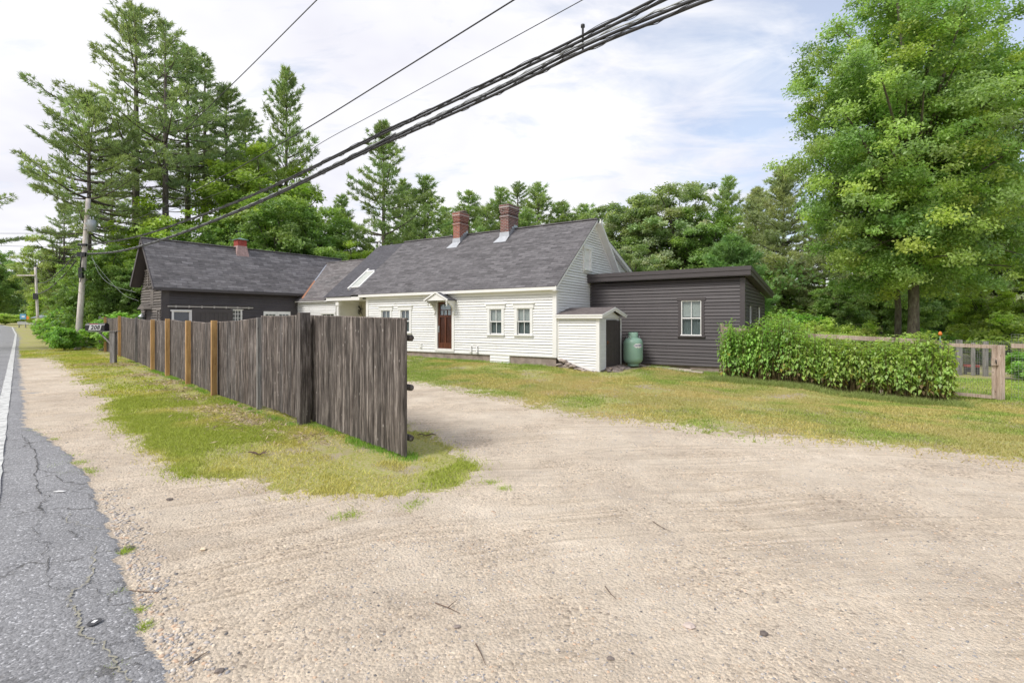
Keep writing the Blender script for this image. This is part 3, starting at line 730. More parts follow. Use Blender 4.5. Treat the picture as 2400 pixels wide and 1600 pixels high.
m = MB(); rbox(m, A0+.1, A1-.08, B0+.1, B1-.12, .0, .03); m.build('skylight_pane', BLIND, sk)
m = MB(); m.tube([(-13.55, 3.4, 6.1), (-13.55, 3.4, 6.42)], .05, 10); m.tube([(-13.55, 3.4, 6.42), (-13.55, 3.4, 6.55)], .09, 10); m.build('roof_vent', TRIM, house)
# porch door panel
m = MB(); m.box(-13.6, -10.66, 1.5, 1.56, .35, 2.86); m.build('porch_panel', paint('cream_panel', (.60, .56, .44), .6, .1, 2), house)
# insect sculpture
ins = MB(); ci = -12.80
base = Vector((ci, 1.40, 2.44))
def ip(x, z, y=0): return base+Vector((x, y, z))
ins.tube([ip(-.16, .24), ip(-.05, .1), ip(.0, 0)], [.012, .03, .035], 6)
ins.tube([ip(.0, 0), ip(.06, -.03)], [.04, .02], 6)
for p in ([(.02, .02), (.14, .06), (.24, .02)], [(0, .03), (-.22, .2), (-.42, .3)], [(.02, 0), (.1, .2), (.12, .32)], [(0, -.02), (.12, -.22), (.26, -.46)], [(0, -.02), (.06, -.2), (.16, -.3)], [(-.05, .1), (-.2, .14), (-.3, .28)]):
    ins.tube([ip(*q) for q in p], .012, 4)
insect = empty('insect_sculpture', (0, 0, 0)); insect.location = (*w2(ci, 1.40), 2.44); insect.rotation_euler = (0, 0, ANG)
tag(insect, 'black metal insect sculpture hanging on the cream porch wall', 'wall ornament')
for v_ in range(len(ins.v)): ins.v[v_] = tuple(Vector(ins.v[v_])-base)
ins.build('body', BLACKP, insect)
for x, z, an in ((-.22, -.14, 2.6), (-.1, -.26, 2.1)):
    m = MB(); P = []
    for k in range(14):
        t = 2*math.pi*k/14; lx_ = .17*math.cos(t)-.05; lz_ = .055*math.sin(t)*(1+.4*math.cos(t))
        P.append(Vector((x*.6+lx_*math.cos(an)-lz_*math.sin(an), .0, z*.6+.0-(lx_*math.sin(an)+lz_*math.cos(an)))))
    m.tube(P+[P[0]], .016, 4); m.tube([P[0], P[7]], .012, 4); m.build('wing', BLACKP, insect)
# ============================================================ dark addition
add = empty('dark_addition', (*w2(0, 3.05), 0), ANG)
tag(add, 'dark brown clapboard addition with a sloping flat roof and one white window', 'outbuilding')
AW, AD = 6.12, 5.2
Ta = TP((0, 0, 0), (1, 0, 0), (0, -1, 0)); Ts = TP((AW, 0, 0), (0, 1, 0), (1, 0, 0))
ra = lambda b: 3.78-.098*(b+.25)                    # top of roof
aw = (3.87, 4.62, 1.25, 2.60)
m = MB()
siding(m, Ta, const(0.0, AW), .10, 3.42, .128, .03, holes=[(aw[0], aw[1], aw[2]-.02, aw[3]+.02)], var=.07)
siding(m, Ts, GF(lambda z: 0, lambda z: min(AD, max(.0, (3.78-.36-z)/.098))), .10, 3.42, .128, .03, holes=[(1.05, 1.6, .5, 2.4), (3.3, 3.9, .5, 2.4)], var=.07)
m.poly([Ta(0, -.16, .1), Ta(AW-.1, -.16, .1), Ta(AW-.1, -.16, 3.4), Ta(0, -.16, 3.4)])
m.poly([Ts(0, -.16, .1), Ts(AD, -.16, .1), Ts(AD, -.16, 2.9), Ts(0, -.16, 3.4)])
m.poly([(0, AD, .1), (AW, AD, .1), (AW, AD, 2.9), (0, AD, 2.9)])
m.build('clapboard_wall', DARK, add)
m = MB(); m.box(AW-.14, AW+.03, -.035, .0, .06, 3.40); m.box(AW, AW+.03, .0, .1, .06, 3.40); m.build('corner_board', DARKTRIM, add)
m = MB(); m.box(AW, AW+.03, AD-.1, AD, .06, 2.9); m.build('corner_board', DARKTRIM, add)
m = MB()
x0, x1, y0, y1 = -.02, AW+.26, -.28, AD+.85
def rp(x, y, dz): return (x, y, ra(y)+dz)
m.add([rp(x, y, dz) for dz in (-.02, .0) for y in (y0, y1) for x in (x0, x1)], [(0, 2, 3, 1), (4, 5, 7, 6), (0, 1, 5, 4), (2, 6, 7, 3), (0, 4, 6, 2), (1, 3, 7, 5)])
m.add([(x0, y0, 3.80), (x1, y0, 3.80), (x1, y0+.35, 3.80-.03), (x0, y0+.35, 3.77)], [(0, 1, 2, 3)])
rf = m.build('flat_roof', SH_DK, add)
m = MB()
m.box(x0, x1, y0-.03, y0, 3.47, 3.66); m.box(x0, x1+.02, y0-.055, y0-.03, 3.64, 3.79); m.box(x0, x1, y0, .0, 3.44, 3.47)
for (w0, w1, xo) in ((-.31, -.14, x1), (-.16, .0, x1+.025)):
    m.add([(xx, y, ra(y)+w) for xx in (xo-.03, xo) for y, w in ((y0, w0), (y1, w0), (y1, w1), (y0, w1))], [(0, 1, 2, 3), (7, 6, 5, 4), (0, 4, 5, 1), (1, 5, 6, 2), (2, 6, 7, 3), (3, 7, 4, 0)])
m.add([(AW, y0, ra(y0)-.3), (x1, y0, ra(y0)-.3), (x1, y1, ra(y1)-.3), (AW, y1, ra(y1)-.3)], [(0, 1, 2, 3)])
m.build('fascia', DARKTRIM, add)
m = MB(); m.box(.0, 2.2, .04, .4, -.6, .09); m.box(4.2, AW-.02, .04, .4, -.6, .09); m.box(2.2, 4.2, .12, .4, -.6, .09, c=.3); m.box(AW-.4, AW-.02, .4, AD, -.6, .09); m.build('foundation', CONC, add)
window(add, Ta, aw[0], aw[1], aw[2], aw[3], mat=DARKTRIM, sash=TRIM, cas=.11, cover='both', depth=.04)
m = MB(); s0, s1, z0, z1 = aw; t = .03
m.box(s0-.015, s0+t, 0, .03, z0, z1, Ta); m.box(s1-t, s1+.015, 0, .03, z0, z1, Ta); m.box(s0+t, s1-t, 0, .03, z1-t, z1+.01, Ta); m.box(s0-.02, s1+.02, 0, .06, z0-.0, z0+.04, Ta); m.build('white_window_frame', TRIM, add)
window(add, Ts, 1.05, 1.6, 1.1, 2.38, mat=DARKTRIM, sash=TRIM, cas=.1, cover='curtain', depth=.03)
window(add, Ts, 3.3, 3.9, 1.1, 2.38, mat=DARKTRIM, sash=TRIM, cas=.1, cover='blind', depth=.03)
# ============================================================ bulkhead entry shed
sh = empty('cellar_entry_shed', (*w2(0, 0), 0), ANG)
tag(sh, 'small white clapboard entry shed with gabled grey roof and dark plank door', 'shed')
SA, SB0, SB1 = 1.75, .04, 2.12
sm_ = (SB0+SB1)/2; rzg = 2.34; ez_ = 2.06
m = MB()
bot = lambda s: .44-.46*s/SA
Tsf = TP((.03, SB0, 0), (1, 0, 0), (0, -1, 0)); Tsg = TP((SA, 0, 0), (0, 1, 0), (1, 0, 0))
siding(m, Tsf, GF(lambda z: max(0.03, min(SA-.1, (.44-z-.09)/.46*SA)), lambda z: SA-.1), -.02, 1.93, .098)
m.slab([Tsf(0.03, -.02, .40), Tsf(SA-.08, -.02, -.03), Tsf(SA-.08, -.02, 1.95), Tsf(.03, -.02, 1.95)], (0, .02, 0))
siding(m, Tsg, const(SB0+.08, .66), .02, 1.93, .098, .016)
siding(m, Tsg, const(2.02, SB1), .16, 1.93, .098, .016)
m.poly([Tsg(SB0, -.03, -.03), Tsg(SB1, -.03, .1), Tsg(SB1, -.03, 1.95), Tsg(sm_, -.03, 2.28), Tsg(SB0, -.03, 1.95)])
m.box(0, SA, SB1-.03, SB1, .1, 1.95)
m.build('clapboard_wall', WHITE, sh)
m = MB()
m.box(SA-.11, SA+.025, SB0-.03, SB0, -.08, 1.95); m.box(SA, SA+.025, SB0, SB0+.08, -.08, 1.95); m.box(.035, .11, SB0-.028, SB0, .40, 1.95); m.box(SA, SA+.03, SB1-.08, SB1+.02, .12, 1.93)
m.obox((.1, SB0-.01, .40), (SA-.1, SB0-.01, -.02), .04, .09)
m.slab([(SA+.0, SB0+.05, 1.93), (SA, SB1-.05, 1.93), (SA, sm_+.25, 2.16), (SA, sm_-.25, 2.16)], (.02, 0, 0))
m.build('corner_board', TRIM, sh)
m = MB(); eo = .16
roofslab(m, (.03, SB0-eo, ez_), (SA+.2, SB0-eo, ez_), (SA+.2, sm_, rzg), (.03, sm_, rzg), .03)
roofslab(m, (SA+.2, SB1+eo, ez_), (.03, SB1+eo, ez_), (.03, sm_, rzg), (SA+.2, sm_, rzg), .03)
m.build('shingle_roof', shingle('brown_grey_shingles', (.13, .11, .105), (.17, .145, .14), (.19, .155, .14)), sh)
m = MB()
m.box(.03, SA+.2, SB0-eo-.02, SB0-eo+.005, ez_-.06, ez_-.006); m.box(.03, SA+.19, SB0-eo+.005, SB0-eo+.03, ez_-.15, ez_-.05); m.box(.03, SA, SB0-eo+.03, SB0, ez_-.15, ez_-.13)
for b0_, b1_ in ((SB0-eo, sm_), (SB1+eo, sm_)):
    m.obox((SA+.205, b0_, ez_-.035), (SA+.205, b1_, rzg-.035), .03, .055); m.obox((SA+.185, b0_, ez_-.1), (SA+.185, b1_, rzg-.1), .03, .08)
m.build('eave_trim', TRIM, sh)
m = MB(); z0, z1 = .10, 1.86
for k in range(7):
    y0_ = .68+k*.19; m.box(SA+.005, SA+.035+random.uniform(-.003, .003), y0_+.004, y0_+.186, z0, z1+(0 if k < 5 else -.03), c=random.uniform(.85, 1.15))
pd = m.build('plank_door', paint('dark_door_paint', (.06, .048, .046), .7, .2, 5, useattr=True), sh)
m = MB(); m.box(SA+.036, SA+.05, .70, .76, .95, 1.08); m.tube([(SA+.04, .73, .98), (SA+.09, .73, .98), (SA+.09, .73, 1.05), (SA+.04, .73, 1.05)], .008); m.build('door_latch', paint('rusty_iron', (.18, .07, .03), .8, .3, 9), pd)
m = MB(); m.box(SA-.02, SA+.22, .66, 2.05, .02, .09); m.build('door_sill', TWOOD, sh)
# ============================================================ barn
BA = math.radians(37.961); Pc = Vector((0, 0, 0))
d2b = Vector((math.sin(BA), math.cos(BA), 0)); nb = Vector((d2b.y, -d2b.x, 0))
# near corner of the barn on the facade line through the corner with the wing
def hit(p, n, u):
    r = Vector(((u-CX)/F, 1, 0)); return r*(p.dot(n)/r.dot(n))
C0 = hit(Vector((*O, 0)), Vector((*EY, 0)), 698.0); Pb = hit(C0, nb, 380.0)
barn = empty('barn', (Pb.x, Pb.y, 0), -BA)
tag(barn, 'dark brown barn with a long steep shingle roof behind the plank fence', 'barn')
BW, BL = 2.75, 10.2; bzE, bzR = 3.34, 5.72; bo = .32; ridx = -1.37
bsl = (bzR-bzE)/(bo-ridx)
Tbf = TP((0, 0, 0), (0, 1, 0), (1, 0, 0)); Tbg = TP((0, 0, 0), (1, 0, 0), (0, -1, 0))
m = MB()
siding(m, Tbf, const(.28, 9.0), .1, 3.2, .115, .032, holes=[(3.02, 3.5, 1.6, 2.42), (.42, 1.15, .6, 2.3), (4.6, 6.1, .2, 2.35)], var=.06)
m.poly([Tbf(.0, -.1, .0), Tbf(BL, -.1, .0), Tbf(BL, -.1, 3.25), Tbf(0, -.1, 3.25)])
m.box(-BW, 0, BL-.05, BL, 0, 5); m.box(-BW-.02, -BW, 0, BL, 0, 3.2)
m.build('clapboard_wall', DARK, barn)
m = MB()
def glo(z): return -BW if z < 3.2 else max(-BW, -BW+(z-3.2)/bsl*.98)
def ghi(z): return -.0 if z < 3.6 else (ridx+(bzR-.1-z)/bsl)
siding(m, Tbg, GF(glo, ghi), .1, bzR-.1, .125, .05, holes=[(-2.15, -1.35, 0, 2.35)], var=.25)
m.poly([Tbg(-BW, -.03, 0), Tbg(0, -.03, 0), Tbg(0, -.03, 3.5), Tbg(ridx, -.03, bzR-.15), Tbg(-BW, -.03, 3.2)])
m.build('gable_wall', WEATH, barn)
m = MB(); m.box(.0, .025, .0, .28, .0, 3.25); m.box(-.08, .0, -.03, .0, 0, 3.6); m.build('corner_board', DARKTRIM, barn)
m = MB(); lo = -BW-.12; lz = bzR-(ridx-lo)*bsl
roofslab(m, (bo, -.42, bzE), (bo, BL, bzE), (ridx, BL, bzR), (ridx, -.42, bzR), .04)
roofslab(m, (lo, BL, lz), (lo, -.42, lz), (ridx, -.42, bzR), (ridx, BL, bzR), .04)
m.box(ridx-.09, ridx+.09, -.42, BL, bzR-.03, bzR+.03)
m.build('shingle_roof', SH_BARN, barn)
m = MB()
m.box(bo-.0, bo+.03, -.42, 6.9, bzE-.14, bzE-.02); m.box(.0, bo, -.42, 6.9, bzE-.14, bzE-.11)
for x0_, z0_ in ((bo, bzE-.05), (lo, lz-.05)):
    m.obox((x0_, -.43, z0_-.05), (ridx, -.43, bzR-.1), .03, .14)
    m.obox((x0_, -.21, z0_-.1), (ridx, -.21, bzR-.14), .42, .02)
m.build('rake_trim', DARKTRIM, barn)
# valley flashing where the two roofs meet
m = MB()
P0 = Vector((.34, 6.62, 3.34)); 
# gable windows and door
gw = [(-2.0, -1.72, 3.45, 4.2), (-1.45, -1.1, 3.45, 4.35), (-.72, -.45, 3.45, 4.1)]
for a, b, z0, z1 in gw: window(barn, TP((0, -.02, 0), (1, 0, 0), (0, -1, 0)), a, b, z0, z1, mat=WEATH, sash=WEATH, cas=.06, cover='curtain', depth=.04)
window(barn, TP((0, -.02, 0), (1, 0, 0), (0, -1, 0)), -.42, -.16, 1.45, 2.3, mat=WEATH, sash=TRIM, cas=.06, single=True, cols=2, rows=3, cover=None, depth=.04)
m = MB(); m.box(-1.4, -1.0, .015, .04, 2.55, 3.25, Tbg); m.build('boarded_opening', WEATH, barn)
m = MB(); m.box(-2.13, -1.37, -.05, -.01, .1, 2.3, Tbg); gd = m.build('side_door', paint('brown_door_paint', (.06, .05, .045), .7, .2, 5), barn)
m = MB(); m.slab([Tbg(-2.3, .02, 2.38), Tbg(-1.2, .02, 2.38), Tbg(-1.75, .02, 2.62)], (0, -.3, 0)); m.build('door_pediment', WEATH, barn)
m = MB(); m.box(-2.42, -2.24, .03, .18, 1.65, 2.0, Tbg); lt = m.build('wall_lantern', GLASS, barn)
m = MB(); q = Tbg(-2.33, .105, 0); m.lathe([(.16, 2.02), (.15, 2.06), (.05, 2.16), (.0, 2.2)], 10, q.x, q.y); m.box(-2.35, -2.31, .0, .1, 2.06, 2.12, Tbg); m.build('lantern_cap', GREYM, lt)
# sliding door, track, windows on the facade
m = MB(); m.box(.18, 4.05, .02, .10, 2.55, 2.6, Tbf); m.build('door_track_hood', DARKTRIM, barn)
m = MB(); m.box(.2, 4.05, .04, .09, 2.47, 2.52, Tbf)
for k in range(7): m.box(.5+k*.55, .56+k*.55, .05, .1, 2.44, 2.54, Tbf)
m.build('door_track', paint('pale_track_paint', (.48, .45, .42), .6, .15, 5), barn)
m = MB(); m.box(1.2, 3.05, .02, .06, .1, 2.4, Tbf); 
for a, b in ((1.2, 1.38), (2.8, 3.05)): m.box(a, b, .06, .08, .1, 2.4, Tbf)
m.box(1.38, 2.8, .06, .08, 2.22, 2.4, Tbf)
for k in range(7): m.box(1.38+k*.2, 1.39+k*.2, .06, .066, .1, 2.22, Tbf, c=.4)
m.build('sliding_door', DARK, barn)
window(barn, Tbf, .44, 1.14, 1.4, 2.27, cas=.07, mat=TRIM, sash=TRIM, single=True, cols=1, rows=1, cover=None, depth=.06)
window(barn, Tbf, 3.04, 3.5, 1.55, 2.38, cas=.03, mat=TRIM, sash=TRIM, single=True, cols=3, rows=4, cover=None, depth=.03)
m = MB(); m.box(4.55, 6.15, .0, .04, 2.34, 2.4, Tbf); m.build('door_casing', DARKTRIM, barn)
for k in (0, 1):
    a = 4.62+.74*k; m = MB()
    m.box(a, a+.1, .0, .045, .2, 2.33, Tbf); m.box(a+.63, a+.73, .0, .045, .2, 2.33, Tbf); m.box(a+.1, a+.63, .0, .045, 2.18, 2.33, Tbf); m.box(a+.1, a+.63, 0, .045, .2, .6, Tbf)
    for j in (1, 2): m.box(a+.1+.53*j/3-.01, a+.1+.53*j/3+.01, .01, .035, .6, 2.18, Tbf)
    for z in (1.0, 1.4, 1.8): m.box(a+.1, a+.63, .012, .033, z-.01, z+.01, Tbf)
    fd = m.build('french_door', TRIM, barn)
    m = MB(); m.box(a+.1, a+.63, .004, .01, .6, 2.18, Tbf); m.build('door_pane', GLASS, fd)
    m = MB(); m.box(a+.1, a+.63, -.05, -.04, .6, 2.18, Tbf, c=.5); m.build('inner_curtain', CURT, fd)
# cupola
cy_ = 4.05; m = MB()
def frus(mb, x, y, z0, z1, r0, r1, c=1.0):
    mb.add([(x+sx*r, y+sy*r, z) for r, z in ((r0, z0), (r1, z1)) for sx, sy in ((-1, -1), (1, -1), (1, 1), (-1, 1))], [(3, 2, 1, 0), (4, 5, 6, 7), (0, 1, 5, 4), (1, 2, 6, 5), (2, 3, 7, 6), (3, 0, 4, 7)], c)
frus(m, ridx, cy_, 5.25, 5.82, .33, .24); cu = m.build('cupola', paint('peeling_pink_paint', (.45, .30, .28), .8, .3, 7, dirt=(.55, .5, .48)), barn)
m = MB(); frus(m, ridx, cy_, 5.82, 6.13, .23, .23)
for k in range(5): frus(m, ridx, cy_, 5.85+k*.055, 5.87+k*.055, .245, .235)
m.build('louvre_box', REDP, cu)
m = MB(); frus(m, ridx, cy_, 6.13, 6.16, .31, .31); frus(m, ridx, cy_, 6.16, 6.27, .30, .03); m.build('cupola_roof', GREENP, cu)
m = MB(); m.tube([(ridx, cy_, 6.25), (ridx, cy_, 6.75)], .012, 5); m.tube([(ridx, cy_-.18, 6.6), (ridx, cy_+.18, 6.6)], .01, 5); m.slab([(ridx, cy_-.22, 6.66), (ridx, cy_-.1, 6.6), (ridx, cy_-.22, 6.54)], (.01, 0, 0)); m.build('weather_vane', BLACKP, cu)
# copper valley strip (laid along the intersection of barn roof and wing roof)
Mb = Matrix.Translation((Pb.x, Pb.y, 0)) @ Matrix.Rotation(-BA, 4, 'Z'); Mh = Matrix.Translation(H0) @ Matrix.Rotation(ANG, 4, 'Z'); inv = Mb.inverted() @ Mh
def ellz(a, b): return 2.93+s3*(b+.22)
val = []
for i in range(9):
    b = -.1+2.55*i/8; best = None
    for j in range(400):
        a = -17.3+j*.01; q = inv @ Vector((a, b, ellz(a, b)))
        zb = bzE+(bo-q.x)*bsl
        if best is None or abs(zb-q.z) < best[0]: best = (abs(zb-q.z), q)
    if best[0] < .05: val.append(best[1]+Vector((.02, 0, .03)))
if len(val) > 1:
    m = MB()
    m2_ = MB(); k = len(val)//2
    for i, (p, q) in enumerate(zip(val, val[1:])): (m if i < k else m2_).obox(p, q, .085 if i < k else .05, .015, up=(.6, 0, .8))
    m.build('valley_flashing', COPPER, barn); m2_.build('valley_flashing', STEELW, barn)
# ============================================================ plank fence
def wcol(lo=.7, hi=1.25):
    k = random.uniform(lo, hi); t = random.uniform(-.04, .05); return (k*(1+t), k, k*(1-t))
fence = empty('plank_fence', (FENCE[2][0], FENCE[2][1], 0))
tag(fence, 'long weathered grey stockade fence with newer yellow posts along the roadside', 'fence')
FO = Vector((FENCE[2][0], FENCE[2][1], 0))
def fpanel(p, q, zb0, zb1, zt0, zt1, sag=0.0, cf=None, th=.03):
    """planks between two ground points; heights are above the world zero."""
    m = MB(); p = Vector((*p, 0)); q = Vector((*q, 0)); d = q-p; L = d.length; d.normalize(); n = Vector((d.y, -d.x, 0))
    if n.dot(-p) < 0: n = -n                          # towards the road
    s = 0.0
    while s < L-.02:
        w_ = min(random.uniform(.062, .09), L-s); t = (s+w_/2)/L
        zb = zb0+(zb1-zb0)*t+random.uniform(-.012, .012); zt = zt0+(zt1-zt0)*t-sag*4*t*(1-t)+random.uniform(-.008, .008)
        c = cf(t) if cf else wcol(); o = random.uniform(-.006, .006); a = s+.002; b = s+w_-.002
        pr = [(a, -th*.5), (a, th*.2), (a+w_*.25, th*.55), (b-w_*.25, th*.55), (b, th*.2), (b, -th*.5)]
        ln = random.uniform(-.004, .004)
        vs = [p+d*x-FO+n*(y+o)+Vector((0, 0, z))+d*(ln if z > 1 else 0) for z in (zb, zt) for x, y in pr]
        k = len(pr); m.add(vs, [(i, (i+1) % k, k+(i+1) % k, k+i) for i in range(k)]+[tuple(range(k, 2*k))], c)
        s += w_
    # rails on the far side
    for h in ((.35, .95, 1.55) if cf is None else ()):
        m.tube([p+d*.02-FO-n*.06+Vector((0, 0, zb0+h)), p+d*(L-.02)-FO-n*.06+Vector((0, 0, zb1+h))], .04, 6, c=.8)
    # thin top strip
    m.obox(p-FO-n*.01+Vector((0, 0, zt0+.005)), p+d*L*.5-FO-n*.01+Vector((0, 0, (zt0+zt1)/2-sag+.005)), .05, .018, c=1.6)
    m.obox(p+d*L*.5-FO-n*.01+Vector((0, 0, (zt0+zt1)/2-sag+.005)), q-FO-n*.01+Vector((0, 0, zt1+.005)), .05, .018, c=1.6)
    return m.build('fence_panel', FWOOD, fence)
def fpost(x, y, z0, z1, w_, mat, label=None, ang=-.85, rnd=False):
    m = MB(); c, s_ = math.cos(ang), math.sin(ang); X = Vector((x, y, 0))-FO
    T = lambda a, b, z: X+Vector((c*a-s_*b, s_*a+c*b, z))
    h = w_/2
    if rnd: m.tube([X+Vector((0, 0, z0)), X+Vector((0, 0, z1-.06)), X+Vector((0, 0, z1-.02)), X+Vector((0, 0, z1))], [h, h, h*.8, h*.35], 10)
    else: m.box(-h, h, -h, h, z0, z1, T)
    o = m.build('fence_post', mat, fence, bevel=.006)
    if label: tag(o, label)
    return o
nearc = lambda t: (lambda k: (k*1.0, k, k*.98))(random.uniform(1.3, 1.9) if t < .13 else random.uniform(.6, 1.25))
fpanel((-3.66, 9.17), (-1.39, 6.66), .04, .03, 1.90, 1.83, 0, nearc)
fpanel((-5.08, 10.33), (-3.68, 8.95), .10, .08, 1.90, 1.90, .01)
FZ = {}
zt = lambda u, v, Y: EYE+(CY-v)*Y/F
pts = [(-25.1, 31.05, 742), (-23.7, 29.8, 744), (-20.06, 26.17, 741), (-16.6, 22.5, 745), (-13.05, 18.66, 750), (-11.31, 16.89, 748), (-9.17, 14.6, 752), (-7.06, 12.26, 753), (-5.2, 10.45, 744)]
for i, (a, b) in enumerate(zip(pts, pts[1:])):
    za = zt(0, a[2]+2, a[1]); zb = zt(0, b[2]+2, b[1])
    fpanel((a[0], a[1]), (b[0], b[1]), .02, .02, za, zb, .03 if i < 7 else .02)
fpost(-3.63, 8.86, -.2, 1.95, .175, FWOOD, 'wide grey post between the two nearest panels', rnd=False)
fpost(-5.17, 10.40, -.2, 1.88, .09, GWOOD)
fpost(-16.4, 22.2, -.2, 1.98, .09, GWOOD)
off = (-.075, -.082)
for u, vt, x, y in ((514, 751, -7.06, 12.26), (451, 751, -9.17, 14.6), (402, 747, -11.31, 16.89), (366, 749, -13.05, 18.66), (285, 740, -20.06, 26.17), (250, 743, -23.7, 29.8)):
    fpost(x+off[0], y+off[1], -.2, zt(u, vt, y), .12, YWOOD, 'new yellow timber post')
fpost(-25.2, 31.1, -.2, 2.1, .11, GWOOD)
for z in (.25, .92, 1.58):
    m = MB(); q = Vector((-1.36, 6.70, z))-FO; d = Vector((-.67, .745, 0)); nn = Vector((.745, .67, 0))
    m.tube([q+nn*.05+d*.02, q+nn*.05+d*2.3], .042, 10, c=.8); m.build('log_rail', FWOOD, fence)
# ============================================================ mailbox
mbx = empty('mailbox', (-16.98, 21.67, 0)); tag(mbx, 'black rural mailbox numbered 208 on a leaning grey post', 'mailbox')
m = MB(); m.box(-.10, .10, -.08, .08, -.2, 1.36); m.build('post', GWOOD, mbx, bevel=.01)
m = MB(); m.obox((-.02, 0, .75), (-.6, 0, 1.34), .05, .06); m.build('brace', GWOOD, mbx)
m = MB(); m.box(-1.0, .2, -.12, .12, 1.36, 1.39); m.build('shelf', GWOOD, mbx)
m = MB(); prof = [(-.13, 1.40), (.13, 1.40), (.13, 1.60)]+[(.13*math.cos(t), 1.60+.13*math.sin(t)) for t in [math.pi*k/10 for k in range(1, 10)]]+[(-.13, 1.60)]
m.slab([(-1.10, y, z) for y, z in prof], (.80, 0, 0)); bx = m.build('box', BLACKP, mbx)
m = MB(); m.slab([(-.31, y*1.04, 1.56+(z-1.56)*1.04) for y, z in prof], (.03, 0, 0)); m.build('lid', BLACKP, bx)
m = MB(); m.box(-.95, -.58, -.1, -.07, 1.675, 1.70); m.build('red_flag', paint('red_flag_paint', (.45, .02, .05), .5, .1, 4), bx)
def text(s, size, name, mat, parent, loc, rot, ext=.002, off=0):
    cu = bpy.data.curves.new(name, 'FONT'); cu.body = s; cu.size = size; cu.extrude = ext; cu.align_x = 'CENTER'; cu.align_y = 'CENTER'; cu.shear = .25; cu.offset = off; cu.space_character = 1.1
    o = bpy.data.objects.new(name, cu); COL.objects.link(o); o.parent = parent; o.location = loc; o.rotation_euler = rot; cu.materials.append(mat)
    bpy.context.view_layer.update(); me = bpy.data.meshes.new_from_object(o.evaluated_get(bpy.context.evaluated_depsgraph_get())); q = bpy.data.objects.new(name, me); COL.objects.link(q); q.parent = parent; q.location = loc; q.rotation_euler = rot
    bpy.data.objects.remove(o); q.name = name
    if not me.materials: me.materials.append(mat)
    return q
m = MB(); m.add([(-.96, -.134, 1.43), (-.46, -.134, 1.43), (-.40, -.134, 1.64), (-.90, -.134, 1.64)], [(0, 1, 2, 3)]); plate = m.build('number_plate', paint('silver_plate', (.55, .56, .55), .4, .05, 3), bx)
text('208', .235, 'number_208', BLACKP, bx, (-.68, -.137, 1.535), (math.pi/2, 0, 0), off=.006)
# ============================================================ utility poles and cables
def pole(name, base, top, r0, r1, label, mat=PWOOD):
    o = empty(name, base); tag(o, label, 'utility pole'); m = MB(); D = Vector(top)-Vector(base)
    m.tube([(0, 0, -.3)]+[tuple(D*k/8) for k in range(9)], [r0]*2+[r0+(r1-r0)*k/8 for k in range(1, 9)], 12); m.build('pole', mat, o); return o, D
pb = at(182, 800, 32); pt = at(207, 466, 32); p1, D = pole('utility_pole', (pb[0], pb[1], .15), pt, .18, .125, 'tall leaning utility pole with a grey transformer standing in the shrubs')
Bp = Vector((pb[0], pb[1], .15))
pd_ = lambda z: D*((z-.15)/(pt[2]-.15))
q = pd_(zt(0, 530, 32)); m = MB(); m.lathe([(0, q.z-.38), (.24, q.z-.36), (.25, q.z+.3), (.2, q.z+.36), (.0, q.z+.38)], 16, q.x+.42, q.y-.1); tf = m.build('transformer', GREYM, p1)
m = MB()
for dx in (-.08, .1): m.tube([(q.x+.42+dx, q.y-.1, q.z+.34), (q.x+.42+dx, q.y-.1, q.z+.58)], [.05, .03], 8)
m.build('bushing', GREYM, tf)
m = MB(); m.box(q.x, q.x+.3, q.y-.14, q.y-.04, q.z-.2, q.z-.1); m.box(q.x, q.x+.3, q.y-.14, q.y-.04, q.z+.1, q.z+.2); m.build('bracket', GREYM, tf)
q = pd_(zt(0, 640, 32)); m = MB(); m.box(q.x-.02, q.x+.22, q.y-.33, q.y-.17, q.z-.33, q.z+.33); m.build('splice_box', BLACKP, p1)
m = MB(); q2 = pd_(zt(0, 595, 32)); m.tube([(q.x+.05, q.y-.26, q.z+.3), (q2.x+.03, q2.y-.24, q2.z)], .035, 6); m.tube([(q.x+.1, q.y-.26, q.z-.3), (q.x+.02, q.y-.26, q.z-.6)], .025, 6); m.build('riser_cable', BLACKR, p1)
m = MB()
for vv_ in (575, 595, 600): q = pd_(zt(0, vv_, 32)); m.box(q.x-.26, q.x+.26, q.y-.27, q.y-.15, q.z-.07, q.z+.07)
m.tube([tuple(pd_(pt[2])), tuple(pd_(pt[2])+Vector((.02, 0, .25)))], [.06, .03], 8); m.build('cable_clamp', BLACKP, p1)
b2 = at(90, 770, 60); t2 = at(83, 626, 60); p2, D2 = pole('utility_pole', (b2[0], b2[1], .6), t2, .15, .11, 'distant thin utility pole with a crossarm beside the road bend')
m = MB(); m.box(-2.0+D2.x*.88, .1+D2.x*.88, D2.y*.88-.25, D2.y*.88-.13, D2.z*.87-.06, D2.z*.87+.06); m.build('crossarm', PWOOD, p2)
m = MB(); m.tube([tuple(D2), tuple(D2+Vector((0, 0, .3)))], .08, 8); m.box(D2.x*.5-.2, D2.x*.5+.25, D2.y*.5-.3, D2.y*.5-.1, D2.z*.5, D2.z*.5+.7); m.build('fitting', BLACKP, p2)
def spline(P, n=10):
    o = []; P = [P[0]*2-P[1]]+P+[P[-1]*2-P[-2]]
    for i in range(1, len(P)-2):
        a, b, c, d = P[i-1:i+3]
        for k in range(n):
            t = k/n; o.append(.5*((2*b)+(c-a)*t+(2*a-5*b+4*c-d)*t*t+(3*b-a-3*c+d)*t**3))
    o.append(P[-2]); return o
